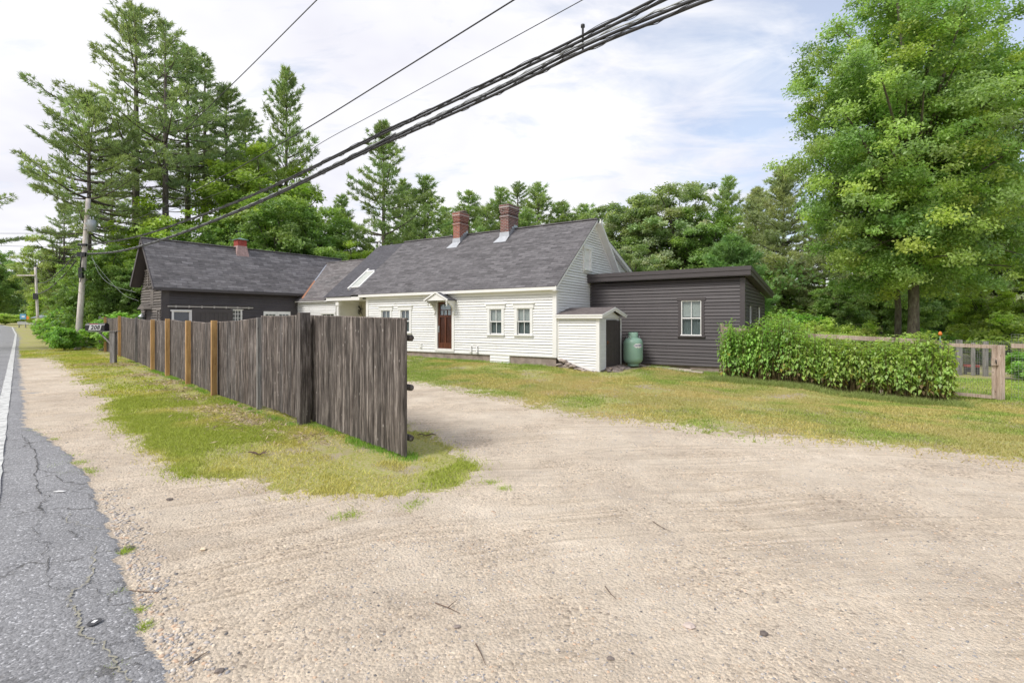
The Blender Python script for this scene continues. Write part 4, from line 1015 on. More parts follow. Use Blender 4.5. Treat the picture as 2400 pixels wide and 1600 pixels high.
def cable(name, label, pxs, A, B, r, mat=BLACKR, ext=None, cat='cable', group=None, twist=None):
    """A, B: plan positions (x,y) of the vertical plane the cable hangs in; pxs seen points on it."""
    A = Vector((*A, 0)); B = Vector((*B, 0)); d = B-A; n = Vector((d.y, -d.x, 0)); P = []
    for u, v in pxs:
        ray = Vector(((u-CX)/F, 1, 0)); k = A.dot(n)/ray.dot(n); q = ray*k; P.append(Vector((q.x, q.y, EYE+(CY-v)*q.y/F)))
    if ext: P.append(P[-1]+(P[-1]-P[-2]).normalized()*2.5); P.append(P[-1]+(P[-1]-P[-3]).normalized()*ext+Vector((0, 0, .25)))
    S = spline(P); S0 = S[0].copy(); m = MB(); m.tube([p-S0 for p in S], r, 8)
    if twist:
        L = 0; W = []
        for a, b in zip(S, S[1:]):
            k = max(1, int((b-a).length/.12))
            for j in range(k):
                p = a.lerp(b, j/k); L += (b-a).length/k; t = (b-a).normalized(); h = t.cross(Vector((0, 0, 1))).normalized(); u2 = h.cross(t)
                W.append(p-S0+(h*math.cos(L*twist)+u2*math.sin(L*twist))*(r+.012))
        m.tube(W, .006, 4, c=2.5)
    o = m.build(name, mat, None, tuple(S0)); tag(o, label, cat, group); return o
PA = (-26.6, 31.9)
GB = 'thick cables of the roadside bundle'
up = [(203, 574), (312, 556), (446, 513), (625, 442), (900, 308), (968, 277), (1146, 192), (1365, 85), (1535, 0)]
lo = [(203, 595), (268, 590), (339, 574), (446, 538), (625, 464), (900, 330), (923, 321), (1146, 219), (1370, 107), (1600, 10)]
EB = (1.83, 6.5); 
def shift(P, dy): return [(u, v+dy*(.12+.88*min(1, max(0, (u-200)/1300))**1.6)) for u, v in P]
cable('utility_cable', 'topmost thick cable of the overhead bundle', shift(up, -1), PA, EB, .019, ext=14, group=GB, twist=5)
cable('utility_cable', 'second thick cable just under the top of the overhead bundle', shift(up, 11), PA, EB, .021, ext=14, group=GB, twist=6)
cable('utility_cable', 'middle thin steel strand between the upper and lower thick cables', shift(lo, -8), PA, EB, .010, mat=GREYM, ext=14, group=GB, twist=9)
cable('utility_cable', 'third thick cable in the lower half of the overhead bundle', shift(lo, 1), PA, EB, .021, ext=14, group=GB, twist=5)
cable('utility_cable', 'lowest thick cable of the overhead bundle', shift(lo, 14), PA, EB, .023, ext=14, group=GB, twist=7)
Q = at(1365, 100, 7.25)
m = MB(); m.box(-.012, .012, -.03, .03, -.13, .20); m.tube([(0, 0, .2), (0, 0, .24)], .03, 8); k_ = m.build('cable_bracket', BLACKR, None, at(1366, 97, 7.42)); tag(k_, 'short black hanger clamped upright across the thick cables', 'cable hanger')
cable('power_line', 'topmost thin overhead wire crossing left of the tall pines', [(214, 464), (375, 353), (522, 219), (743, 0)], PA, (-4.5, 11.7), .012, ext=14, cat='wire')
cable('power_line', 'thicker black wire above the cable bundle, second down from the top', [(228, 538), (330, 509), (509, 420), (714, 304), (900, 190), (1205, 0)], PA, (.04, 9.8), .015, ext=14, cat='wire')
cable('power_line', 'thin wire just above the thick cable bundle', [(225, 548), (430, 483), (640, 400), (770, 325), (900, 255), (1366, 0)], PA, (1.25, 9.0), .008, ext=14, cat='wire')
cable('service_wire', 'pale sagging service wire from the pole down to the barn gable', [(215, 598), (232, 640), (262, 668), (318, 685)], PA, (-17.2, 24.2), .006, mat=GREYM, cat='wire')
cable('service_wire', 'lower thin service wire sagging from the pole to the barn', [(213, 603), (250, 650), (290, 690), (325, 705)], PA, (-17.2, 24.4), .005, mat=GREYM, cat='wire')
cable('utility_cable', 'dark cable drooping from the leaning pole to the distant pole', [(197, 582), (170, 622), (140, 655), (110, 680), (86, 690)], (-26.9, 32), (t2[0], 60), .05, cat='cable')
cable('utility_cable', 'upper dark cable drooping from the leaning pole to the distant pole', [(197, 574), (170, 605), (140, 636), (110, 660), (86, 664)], (-26.9, 32), (t2[0], 60), .035, cat='cable')
cable('power_line', 'upper thin wire leaving the left edge of the picture over the road', [(205, 538), (120, 546), (58, 547), (-60, 547)], (-26.6, 31.8), (-40, 36), .012, cat='wire')
cable('power_line', 'lower thin wire leaving the left edge of the picture over the road', [(202, 573), (120, 578), (40, 577), (-60, 575)], (-26.6, 31.8), (-40, 36), .012, cat='wire')
# ============================================================ propane tank
tx, ty = w2(2.22, 2.25); tz = .06
tank = empty('propane_tank', (tx, ty, tz)); tag(tank, 'mint green upright propane tank beside the dark plank door', 'gas tank')
R_ = .375
m = MB(); m.lathe([(0, .06), (.2, .075), (.31, .13), (R_-.01, .22), (R_, .30), (R_, .88), (R_-.01, .95), (.31, 1.05), (.2, 1.10), (0, 1.115)], 36); tb = m.build('tank_body', TANKG, tank)
m = MB(); m.lathe([(.22, 0.0), (.22, .09)], 28); m.build('foot_ring', TANKG, tank)
m = MB(); m.lathe([(.19, 1.08), (.19, 1.29), (.175, 1.31), (.165, 1.29), (.17, 1.08)], 28); m.lathe([(0, 1.30), (.15, 1.30), (.17, 1.285)], 28); m.build('collar', TANKG, tank)
for an in (.5, 2.2, 4.0): 
    m = MB(); cxx, cyy = .3*math.cos(an), .3*math.sin(an); m.tube([(cxx+.05*math.cos(t)*-math.sin(an), cyy+.05*math.cos(t)*math.cos(an), 1.06+.1*math.sin(t)) for t in [math.pi*k/8 for k in range(9)]], .011, 6); m.build('lifting_lug', STEELW, tank)
m = MB(); m.tube([(-.05, -.1, 1.2), (-.28, -.12, 1.26), (-.33, -.12, 1.1), (-.4, .05, .9)], .012, 6); m.build('gas_hose', BLACKR, tank)
# label, curved on the tank, facing the camera and to the right
base_an = math.atan2(-ty, -tx); an0 = base_an+.55
m = MB(); P = []; NL = 22
for i in range(NL+1):
    t = i/NL*2-1; hh = .085*math.sqrt(max(0, 1-t*t))*(1+.12*math.sin(9*t)); a = an0+t*.50
    for z in (.80-hh, .80+hh): P.append(((R_+.003)*math.cos(a), (R_+.003)*math.sin(a), z))
m.add(P, [(2*i, 2*i+2, 2*i+3, 2*i+1) for i in range(NL)]); m.build('label', TRIM, tank)
BLUEL = paint('dark_blue_lettering', (.02, .03, .22), .5, .05, 3)
for i, ch in enumerate('EASTERN'):
    a = an0+(i-3)*.125
    text(ch, .095, 'letter', BLUEL, tank, ((R_+.005)*math.cos(a), (R_+.005)*math.sin(a), .80), (math.pi/2, 0, a+math.pi/2), .001)
# ============================================================ loose things near the house
bx_, by_ = w2(3.6, 2.75)
bd = empty('board_pile', (bx_, by_, 0)); tag(bd, 'pale weathered boards lying along the foot of the dark addition', 'boards')
for i, (a0, a1, b_, z_) in enumerate(((-1.15, .75, -.0, .02), (-.6, 1.2, -.12, -.03), (-1.3, -.9, .05, .05))):
    m = MB(); e0 = EX*a0+EY*b_; e1 = EX*a1+EY*(b_-.05); m.obox((e0[0], e0[1], z_), (e1[0], e1[1], z_-.06), .14, .05, c=1.2); m.build('board', paint('bleached_board', (.55, .48, .42), .8, .2, 6), bd)
def stone_mesh(n, seed, flat=.6):
    r = np.random.default_rng(seed); V = []; Fq = []
    return V
def rock(mb, x, y, z, r, c, fl=.6):
    n = 7; rings = [(0, -fl), (.75, -fl*.7), (1, 0), (.7, fl*.7), (0, fl)]; vs = []; rot = random.random()*6
    for rr, zz in rings:
        for k in range(n): a = rot+2*math.pi*k/n; j = random.uniform(.75, 1.2); vs.append((x+r*rr*j*math.cos(a)*1.2, y+r*rr*j*math.sin(a), z+r*zz*random.uniform(.8, 1.15)))
    mb.add(vs, [(i*n+k, i*n+(k+1) % n, (i+1)*n+(k+1) % n, (i+1)*n+k) for i in range(len(rings)-1) for k in range(n)], c)
FST = paint('fieldstone', (.30, .25, .22), .9, .35, 6, dirt=(.16, .12, .1), bs=.5, useattr=True)
m = MB()
random.seed(3)
for i in range(46):
    a = random.uniform(.05, 1.7); b = random.uniform(-.12, .05); x, y = w2(a, b); rock(m, x-w2(0, 0)[0], y-w2(0, 0)[1], gz1(x, y)+random.uniform(-.02, max(.0, .36-.42*a/1.7)), random.uniform(.06, .12), random.uniform(.8, 1.7))
o = m.build('stone_footing', FST, None, (*w2(0, 0), 0)); tag(o, 'rubble stone footing under the sloping skirt of the small white shed', 'stone footing')
m = MB()
for i in range(40):
    a = random.uniform(1.75, 2.25); b = random.uniform(.2, 2.1); x, y = w2(a, b); rock(m, x-w2(2, 1)[0], y-w2(2, 1)[1], gz1(x, y)+random.uniform(-.02, .06), random.uniform(.06, .15), random.uniform(.5, 1.2))
o = m.build('stone_step', FST, None, (*w2(2, 1), 0)); tag(o, 'dark rough stones piled as a step below the plank door', 'stone step')
# ============================================================ garden fence and gate
GB_ = 1.66
def gl(a, z, b=GB_): x, y = w2(a, b); return Vector((x, y, z))
gf = empty('garden_fence', tuple(gl(5.6, 0))); tag(gf, 'weathered timber rail fence with wire mesh behind the tall green plants', 'fence'); G0 = gl(5.6, 0)
def seg(root, name, a, b, w_, h_, mat=TWOOD, o0=None):
    m = MB(); o0 = o0 or G0; m.obox(a-o0, b-o0, w_, h_); return m.build(name, mat, root, bevel=.005)
seg(gf, 'top_rail', gl(5.7, 1.55), gl(8.1, 1.36), .04, .12); seg(gf, 'top_rail', gl(8.1, 1.35), gl(10.5, 1.25), .04, .13); seg(gf, 'top_rail', gl(10.5, 1.25), gl(11.5, 1.19), .04, .13)
for a, z in ((5.62, 1.72), (7.0, 1.42), (9.26, 1.28), (11.48, 1.2)): seg(gf, 'post', gl(a, -.5, GB_+.08), gl(a, z, GB_+.08), .09, .09)
seg(gf, 'top_rail', gl(12.92, 1.15), gl(16.5, 1.05), .04, .12)
for a in (14.9, 16.6): seg(gf, 'post', gl(a, -.5, GB_+.08), gl(a, 1.1, GB_+.08), .09, .09)
WIRE = paint('galvanised_wire', (.30, .31, .31), .5, .1, 3)
def mesh_wires(root, name, a0, a1, z0, z1, step, b=GB_, r=.0025, o0=None, bb=None):
    m = MB(); o0 = o0 or G0; a = a0
    P = lambda a_, z_: gl(a_, z_, b+((bb-b)*(a_-a0)/(a1-a0) if bb is not None else 0))-o0
    while a <= a1+1e-6: m.tube([P(a, z0), P(a, z1)], r, 3, cap=False); a += step
    z = z0
    while z <= z1+1e-6: m.tube([P(a0, z), P(a1, z)], r, 3, cap=False); z += step
    return m.build(name, WIRE, root)
mesh_wires(gf, 'wire_mesh', 12.95, 16.5, -.3, 1.45, .07, b=GB_+.14); mesh_wires(gf, 'wire_mesh', 5.7, 11.4, -.2, 1.3, .1, b=GB_+.14)
gate = empty('garden_gate', tuple(gl(11.6, 0))); tag(gate, 'square timber framed garden gate with wire mesh and a latch block', 'gate'); A0_ = gl(11.6, 0)
gA, gB2 = 11.60, 12.62; zb_, zt_ = -.24, 1.19
S = lambda n, a, b, w_, h_, mat=TWOOD: seg(gate, n, a, b, w_, h_, mat, A0_)
S('gate_rail', gl(gA, zt_-.05, GB_), gl(gB2, zt_-.08, GB_), .05, .10); S('gate_rail', gl(gA, zb_+.03, GB_), gl(gB2, zb_-.02, GB_), .05, .09)
S('gate_stile', gl(gA+.05, zb_, GB_-.03), gl(gA+.05, zt_, GB_-.03), .09, .04); S('gate_stile', gl(gB2-.05, zb_-.05, GB_-.03), gl(gB2-.05, zt_-.02, GB_-.03), .09, .04)
S('gate_post', gl(gB2+.09, -.7, GB_), gl(gB2+.09, 1.16, GB_), .13, .13)
mesh_wires(gate, 'wire_mesh', gA+.1, gB2-.1, zb_+.05, zt_-.1, .05, b=GB_+.03, o0=A0_, r=.002)
m = MB(); q = gl(gB2-.04, .72, GB_-.08)-A0_; m.box(q.x-.08, q.x+.08, q.y-.03, q.y+.02, q.z-.10, q.z+.09); lb = m.build('latch_block', TWOOD, gate)
m = MB(); m.tube([q+Vector((0, -.04, .04)), q+Vector((-.02, -.06, .0)), q+Vector((0, -.05, -.06))], .014, 6); m.build('latch', BLACKP, lb)
mk = MB(); q = gl(11.45, 1.1, GB_-.05); mk.tube([(0, 0, -1.3), (0, 0, .3)], .016, 6); o = empty('garden_stake', tuple(q)); tag(o, 'green metal stake with an orange cap beside the garden gate', 'stake')
mk.build('stake', GREENP, o); m = MB(); m.lathe([(0, .29), (.04, .31), (.05, .35), (.03, .4), (0, .42)], 10); m.build('cap', ORANGE, o)
# inner enclosure beyond the gate
ge = empty('wire_enclosure', tuple(gl(12.20, 0, 8.5))); tag(ge, 'taller wire mesh enclosure on grey posts seen beyond the gate', 'fence'); E0 = gl(12.20, 0, 8.5)
for a, w_, h_ in ((12.80, .14, 1.1), (13.20, .09, 1.0), (13.55, .12, 1.05), (14.80, .12, 1.1)): seg(ge, 'post', gl(a, -.5, 8.5), gl(a, h_, 8.5), w_, w_, GWOOD, E0)
mesh_wires(ge, 'wire_mesh', 12.20, 15.80, -.2, 1.08, .06, b=8.6, o0=E0, r=.003)
bn = empty('garden_bench', tuple(gl(13.00, 0, 9.0))); tag(bn, 'low dark garden bench with a red top plank inside the enclosure', 'bench'); B0_ = gl(13.00, 0, 9.0)
REDW = paint('red_plank_paint', (.42, .07, .06), .6, .1, 4); b0_, b1_ = 13.00, 13.46
seg(bn, 'seat', gl(b0_, .10, 9.0), gl(b1_, .09, 9.0), .2, .09, REDW, B0_)
seg(bn, 'front_panel', gl(b0_+.03, -.06, 9.04), gl(b1_-.03, -.07, 9.04), .03, .2, DARKTRIM, B0_)
for a in (b0_+.05, b1_-.05): seg(bn, 'leg', gl(a, -.4, 9.0), gl(a, .06, 9.0), .06, .1, DARKTRIM, B0_)
# ============================================================ far left: sign, barrier, roof
sg = empty('road_sign', at(55, 752, 95)); tag(sg, 'small blue and orange signs on posts at the far road bend', 'road sign')
gzs = gz1(*at(55, 752, 95)[:2])-at(55, 752, 95)[2]
m = MB(); m.box(-.65, .5, -.03, .0, .35, 1.3); m.build('blue_panel', BLUES, sg)
m = MB(); m.box(.6, 1.15, -.03, .0, .1, 1.0); m.build('orange_panel', ORANGE, sg)
m = MB(); m.box(-.3, .25, -.04, -.035, .7, .95); m.build('panel_mark', TRIM, sg)
for x in (-.5, .35, .85): m = MB(); m.tube([(x, .02, gzs-.2), (x, .02, .9)], .04, 5); m.build('sign_post', GWOOD, sg)
gr = empty('guard_rail', at(58, 757, 85)); tag(gr, 'pale steel guard rail at the far road bend', 'guard rail'); gzr = gz1(*at(58, 757, 85)[:2])-at(58, 757, 85)[2]
m = MB()
for z in (-.05, .12, -.22): m.box(-1.2, 1.6, -.06, .0, z, z+.12)
m.build('rail', GUARD, gr)
for x in (-1, .1, 1.3): m = MB(); m.box(x-.06, x+.06, .0, .1, gzr-.2, .2); m.build('rail_post', GWOOD, gr)
hz = at(122, 726, 66)
fh = empty('distant_cottage', (hz[0], hz[1], gz1(hz[0], hz[1]))); tag(fh, 'cottage with a blue grey roof mostly hidden in the roadside bushes', 'house')
hb_ = hz[2]-fh.location.z
m = MB(); m.box(-2.2, 2.2, 0, 4, 0, hb_-.9); m.build('wall', WHITE, fh)
m = MB(); m.slab([(-2.5, -.3, hb_-1.0), (2.4, -.3, hb_-.7), (2.6, 2, hb_+.55), (-.4, 2, hb_+.05)], (0, 0, -.1)); m.slab([(-2.5, 4.3, hb_-1), (2.4, 4.3, hb_-.7), (2.6, 2, hb_+.55), (-.4, 2, hb_+.05)], (0, 0, -.1)); m.build('roof', paint('blue_grey_roof', (.25, .29, .33), .6, .1, 2), fh)
# ============================================================ vegetation
def norm(a): return a/np.maximum(np.linalg.norm(a, axis=-1, keepdims=True), 1e-6)
def tubes_np(segs, n=4):
    """segs: list of (points(k,3), radii(k)) -> V, F"""
    V, Fq, k = [], [], 0
    for P, R in segs:
        P = np.asarray(P, float); D = np.gradient(P, axis=0); D = norm(D)
        ref = np.where(np.abs(D[:, 2:3]) < .9, np.array([[0, 0, 1.]]), np.array([[1., 0, 0]]))
        h = norm(np.cross(D, ref)); u = np.cross(h, D); a = np.arange(n)*2*np.pi/n
        ring = P[:, None]+(h[:, None]*np.cos(a)[None, :, None]+u[:, None]*np.sin(a)[None, :, None])*np.asarray(R)[:, None, None]
        V.append(ring.reshape(-1, 3)); m = len(P); i = np.arange(m-1)[:, None]*n; j = np.arange(n)[None]; j2 = (j+1) % n
        Fq.append(np.stack([i+j, i+j2, i+n+j2, i+n+j], -1).reshape(-1, 4)+k); k += m*n
    return np.concatenate(V), np.concatenate(Fq)
def pine_mesh(seed, H, R, base=.3, dens=15, lean=.0, flatw=1.0, tint=(.115, .185, .06), gap=.0, droop=.0, step=.62, tuftl=.34, topr=.12):
    r = np.random.default_rng(seed)
    zs = np.linspace(0, H, 14); bend = np.cumsum(r.normal(0, .012*H/25, 14)); bx_ = bend+lean*(zs/H)**1.5*H; by_ = np.cumsum(r.normal(0, .012*H/25, 14))
    tr = lambda z: np.array([np.interp(z, zs, bx_), np.interp(z, zs, by_), z])
    r0 = .011*H+.04
    segs = [(np.stack([bx_, by_, zs], 1), r0*(1-zs/H)**.8+.012)]
    T, C = [], []; z = base*H*.75
    while z < H*.985:
        t = max(0, (z-base*H)/(H*(1-base))); dead = z < base*H
        nb = r.integers(2, 4) if dead else r.integers(4, 6)
        az0 = r.random()*6.28
        for k in range(nb):
            if not dead and r.random() < gap: continue
            az = az0+k*2*np.pi/nb+r.normal(0, .3)
            L = R*((1-t)**.8*(.55+.45*min(1, t/.2))+topr*(1-t))*r.uniform(.55, 1.18)
            if dead: L = R*r.uniform(.2, .5)
            el = -.12-droop+.95*t**1.3+r.normal(0, .07)
            s = np.linspace(0, 1, 6); dh = np.array([np.cos(az), np.sin(az)]); b0 = tr(z)
            P = np.stack([b0[0]+dh[0]*L*s, b0[1]+dh[1]*L*s, b0[2]+L*(np.sin(el)*s+.16*s**2-.10*s*(1-s))], 1)
            segs.append((P, (.012+.016*L)*(1-s*.85)))
            if dead: continue
            nt = int(L*dens)+5
            st = r.uniform(.22 if t < .6 else .05, 1.03, nt)**.8
            wv = (.10+.30*L*np.clip(st*(1.15-st)*1.9, 0, 1))*flatw
            lat = r.uniform(-1, 1, nt)*wv
            # sub-branch wood on some
            side = np.array([-dh[1], dh[0], 0])
            cpos = np.stack([np.interp(st, s, P[:, i]) for i in range(3)], 1)+side*lat[:, None]
            cpos[:, 2] += r.normal(.03, .035, nt)-np.abs(lat)*.05
            base_dir = norm(np.array([dh[0], dh[1], .25])+side*(lat/np.maximum(wv, .01))[:, None]*.7)
            q = 8
            d = norm(np.repeat(base_dir, q, 0)*.8+r.normal(0, .55, (nt*q, 3))+np.array([0, 0, .35]))
            p0 = np.repeat(cpos, q, 0)+r.normal(0, .05, (nt*q, 3)); ln = tuftl*r.uniform(.6, 1.15, nt*q)[:, None]
            wd = norm(np.cross(d, r.normal(0, 1, (nt*q, 3))))*.034*(tuftl/.34)
            T.append(np.stack([p0-wd, p0+wd, p0+d*ln], 1))
            bc = r.uniform(.78, 1.22)*(1+.25*(r.random()-.5)); yel = r.uniform(-.1, .3)
            c = np.array(tint)*bc*np.array([1+yel*.45, 1+yel*.12, 1-yel*.2]); C.append(np.repeat(c[None]*np.ones((nt*q, 1))*r.uniform(.75, 1.3, (nt*q, 1)), 3, 0))
        z += step*r.uniform(.7, 1.2)*(1 if t < .75 else .62)
    T = np.concatenate(T); V = T.reshape(-1, 3); Fc = np.arange(len(V)).reshape(-1, 3)
    tv, tf_ = tubes_np(segs[:1], 10); bv, bf = tubes_np(segs[1:], 4)
    W = np.concatenate([tv, bv]); WF = np.concatenate([tf_, bf+len(tv)])
    return np_mesh('trunk', W, WF, col=np.ones((len(W), 3))), np_mesh('crown', V, Fc, col=np.concatenate(C))
def leaves_at(r, P, size, up=.6, out=None, jit=1.0):
    n = len(P); nz = norm(np.array([0, 0, up])+r.normal(0, .55*jit, (n, 3))+(0 if out is None else out*.6))
    a = norm(np.cross(nz, r.normal(0, 1, (n, 3)))); b = np.cross(nz, a); s = size*r.uniform(.6, 1.25, (n, 1))
    dr = np.array([0, 0, -.25])*s
    return np.stack([P-a*s, P-b*s*.55+nz*s*.12, P+a*s+dr, P+b*s*.55+nz*s*.12], 1)
def broad_mesh(seed, H, ells, nclump, nleaf, size, tint, trunk_r=.2, fork=.35, crad=(.5, 1.0), shell=.35, tints=None, name='crown', limbs=46, trunk_top=.8, cut=None, sub=1, lean=0, grow=None):
    r = np.random.default_rng(seed); cl = []; wts = np.array([e[3]*e[4]*e[5] for e in ells]); wts = wts/wts.sum()
    while len(cl) < nclump:
        e = ells[r.choice(len(ells), p=wts)]; d = norm(r.normal(0, 1, 3)); rad = r.random()**shell
        p = np.array(e[:3])+d*rad*np.array(e[3:6])*r.uniform(.86, 1.08)
        if p[2] < .25: continue
        if cut is not None and cut(p): continue
        cl.append((p, d*rad))
    V, C = [], []
    for p, d in cl:
        cr = r.uniform(*crad); n = int(nleaf*(cr/np.mean(crad))**2)
        q = r.normal(0, 1, (n, 3)); q = (norm(q)*(r.random((n, 1))**.5)*.8+r.normal(0, .17, (n, 3)))*np.array([cr, cr, cr*.6])
        q[:, 2] -= .12*(q[:, 0]**2+q[:, 1]**2)/cr
        V.append(leaves_at(r, p+q, size, .7, d[None]))
        k = r.uniform(.72, 1.25); y = r.random(); t = np.array(tint if tints is None else tints[r.integers(len(tints))])
        c = t*k*np.array([1+.2*y*y, 1+.06*y, 1-.1*y]); C.append(np.repeat(c[None]*r.uniform(.72, 1.3, (n, 1)), 4, 0))
    V = np.concatenate(V).reshape(-1, 3); Fc = np.arange(len(V)).reshape(-1, 4)
    zz = np.linspace(0, H*trunk_top, 9); bxx = np.cumsum(r.normal(0, .03, 9))+lean*(zz/H)**1.4; byy = np.cumsum(r.normal(0, .03, 9)); bxx -= bxx[0]; byy -= byy[0]
    segs = [(np.stack([bxx, byy, zz], 1), trunk_r*(1-zz/H)**.75*np.where(zz < .3, 1.25, 1))]
    for i in r.choice(len(cl), min(limbs, len(cl)), replace=False):
        p = cl[i][0]; z0 = max(H*fork*r.uniform(.75, 1.2), min(p[2]-.5, p[2]*r.uniform(.45, .8))); z0 = min(z0, H*trunk_top*.97)
        b0 = np.array([np.interp(z0, zz, bxx), np.interp(z0, zz, byy), z0]); s = np.linspace(0, 1, 6)[:, None]
        mid = (b0+p)/2+np.array([0, 0, .12*np.linalg.norm(p-b0)])+r.normal(0, .15, 3)
        P = b0*(1-s)**2+mid*2*s*(1-s)+p*s**2; L = np.linalg.norm(p-b0)
        segs.append((P, (.015+.014*L)*(1-.8*s[:, 0])))
    tv, tf_ = tubes_np(segs[:1], 12); bv, bf = tubes_np(segs[1:], 5)
    W = np.concatenate([tv, bv]); WF = np.concatenate([tf_, bf+len(tv)])
    return np_mesh('trunk', W, WF, col=np.ones((len(W), 3)), smooth=True), np_mesh(name, V, Fc, col=np.concatenate(C))
def tree(name, meshes, x, y, s, label, group=None, cat='tree', rz=None, sz=None, bark=BARK, leaf=LEAF, z=None, parts=('trunk', 'crown')):
    e = empty(name, (x, y, gz1(x, y) if z is None else z), random.uniform(0, 6.28) if rz is None else rz)
    e.scale = (s, s, sz or s)
    for nm, me, mt in zip(parts, meshes, (bark, leaf)):
        if me is None: continue
        if not me.materials: me.materials.append(mt)
        o = bpy.data.objects.new(nm, me); COL.objects.link(o); o.parent = e
    tag(e, label, cat, group); return e
def pine(kind, u, vtop, Y, label, group=None, ws=1.0, rz=None, name='pine_tree'):
    me, H, = PINES[kind]; x, y, zt_ = at(u, vtop, Y); z = gz1(x, y); s = (zt_-z)/H
    return tree(name, me, x, y, s*ws, label, group, sz=s, rz=rz, leaf=NEEDLE)
def broad(kind, u, vtop, Y, label, group=None, ws=1.0, rz=None, name='broadleaf_tree', cat='tree'):
    me, H = BROADS[kind]; x, y, zt_ = at(u, vtop, Y); z = gz1(x, y); s = (zt_-z)/H
    return tree(name, me, x, y, s*ws, label, group, sz=s, rz=rz, cat=cat)
NG = (0.300, 0.395, 0.196)
PINES = {
 'tall': (pine_mesh(1, 26, 6.8, .40, 11, tint=NG, gap=.22, step=.8), 26),
 'tall2': (pine_mesh(2, 25, 5.6, .48, 11, tint=(0.276, 0.373, 0.190), gap=.28, step=.82), 25),
 'wide': (pine_mesh(3, 19, 6.2, .44, 13, tint=(0.300, 0.395, 0.184), gap=.12, droop=.03, step=.62), 19),
 'thin': (pine_mesh(4, 22, 4.2, .50, 11, tint=(0.264, 0.362, 0.172), gap=.25, step=.75), 22),
 'mid': (pine_mesh(5, 18, 4.8, .2, 13, tint=(0.288, 0.395, 0.167), gap=.12, step=.7), 18),
 'small': (pine_mesh(6, 14, 4.4, .1, 12, tint=(0.312, 0.429, 0.184), gap=.12, step=.64, topr=.2), 14),
 'dense': (pine_mesh(8, 16, 5.6, .06, 17, tint=(0.408, 0.475, 0.265), droop=.08, step=.5), 16),
 'blue': (pine_mesh(9, 7.5, 3.3, .03, 26, tint=(0.240, 0.407, 0.161), step=.42, flatw=1.2), 7.5),
}
BROADS = {
 'maple': (broad_mesh(11, 12, [(0, 0, 7.2, 3.6, 3.6, 4.6), (0, 0, 4.2, 3.8, 3.8, 2.6)], 260, 160, .11, (0.338, 0.483, 0.112), crad=(.4, .9)), 12),
 'green': (broad_mesh(12, 12, [(0, 0, 7.4, 3.2, 3.2, 4.4), (1, .5, 4.5, 3.4, 3, 3)], 260, 160, .11, (0.250, 0.391, 0.125), crad=(.4, .9)), 12),
 'poplar': (broad_mesh(13, 13, [(0, 0, 8.2, 3.6, 3.6, 4.6), (-1, 1, 5, 3.8, 3.8, 3.6)], 330, 150, .10, (.21, .26, .12), tints=[(.33, .42, .21), (.46, .54, .38), (.26, .37, .17)], crad=(.35, .85)), 13),
 'yellow': (broad_mesh(14, 9, [(0, 0, 5.4, 2.6, 2.6, 3.4), (0, 0, 3, 2.8, 2.8, 2.2)], 170, 160, .105, (0.362, 0.506, 0.100), crad=(.35, .8)), 9),
 'birch': (broad_mesh(15, 13, [(0, 0, 8.5, 3.4, 3.4, 4.2), (.8, 0, 5, 2.8, 2.8, 2.8)], 170, 120, .105, (.33, .42, .17), shell=.5, limbs=70, crad=(.4, .8)), 13),
 'shrub': (broad_mesh(16, 3, [(0, 0, 1.4, 1.7, 1.7, 1.3)], 75, 110, .12, (0.275, 0.494, 0.112), crad=(.35, .6), trunk_r=.05, limbs=25), 3),
 'shrub2': (broad_mesh(17, 3, [(0, 0, 1.4, 1.8, 1.6, 1.3)], 80, 130, .085, (0.463, 0.598, 0.163), crad=(.35, .6), trunk_r=.05, limbs=25), 3),
}
T = 'tree'
# --- tall pines behind the barn
pine('tall', 318, 8, 40, 'tallest pine, its top at the very peak of the left pine group', ws=1.1, rz=.3)
pine('tall2', 388, 50, 38, 'tall pine just right of the tallest one, with a long bare trunk', rz=2)
pine('thin', 440, 106, 43, 'slimmer pine on the right shoulder of the tall pine group', rz=1)
pine('tall2', 480, 134, 46, 'open crowned pine at the right end of the tall pine group', rz=4)
pine('wide', 208, 212, 35, 'wide drooping pine directly behind the leaning utility pole', ws=.95, rz=5.3)
pine('thin', 530, 192, 45, 'narrow pine in the gap right of the tall pine group', rz=3)
pine('thin', 575, 255, 50, 'thin half hidden pine left of the full pine above the barn cupola', rz=.5)
pine('mid', 672, 158, 44, 'full crowned pine standing alone above the barn cupola', ws=.72, rz=5)
pine('mid', 898, 284, 43, 'tall conical pine left of the chimneys crossed by the thick cables', rz=2.2)
pine('small', 995, 412, 46, 'dark dense pine between the tall conical pine and the left chimney', ws=1.2, rz=1)
pine('small', 800, 456, 50, 'small pine left of the tall conical pine, above the connecting wing', rz=2)
pine('mid', 945, 420, 56, 'pine peeking over the right flank of the tall conical pine', rz=0)
for i, (u, v, Y, k, s, w_) in enumerate([(1098, 448, 52, 'small', 'directly behind the left chimney', 1.25), (1172, 440, 55, 'small', 'just left of the right chimney', 1.15), (1213, 424, 60, 'thin', 'thin and open, just right of the right chimney', 1.1), (1262, 428, 56, 'small', 'second to the right of the right chimney', 1.1),
        (1316, 474, 56, 'small', 'low, halfway between the right chimney and the gable peak', 1.5), (1045, 486, 58, 'small', 'low, just left of the left chimney', 1.4), (1140, 486, 60, 'small', 'low, in the gap between the two chimneys', 1.4), (1230, 490, 52, 'small', 'low and wide, under the thin open one', 1.6), (1370, 478, 58, 'small', 'low, touching the gable peak', 1.3)]):
    pine(k, u, v, Y, 'forest pine '+s, 'pines along the skyline behind the farmhouse', rz=i*1.1, ws=w_)
pine('small', 1705, 414, 50, 'slender pine rising above the trees behind the dark addition', rz=1)
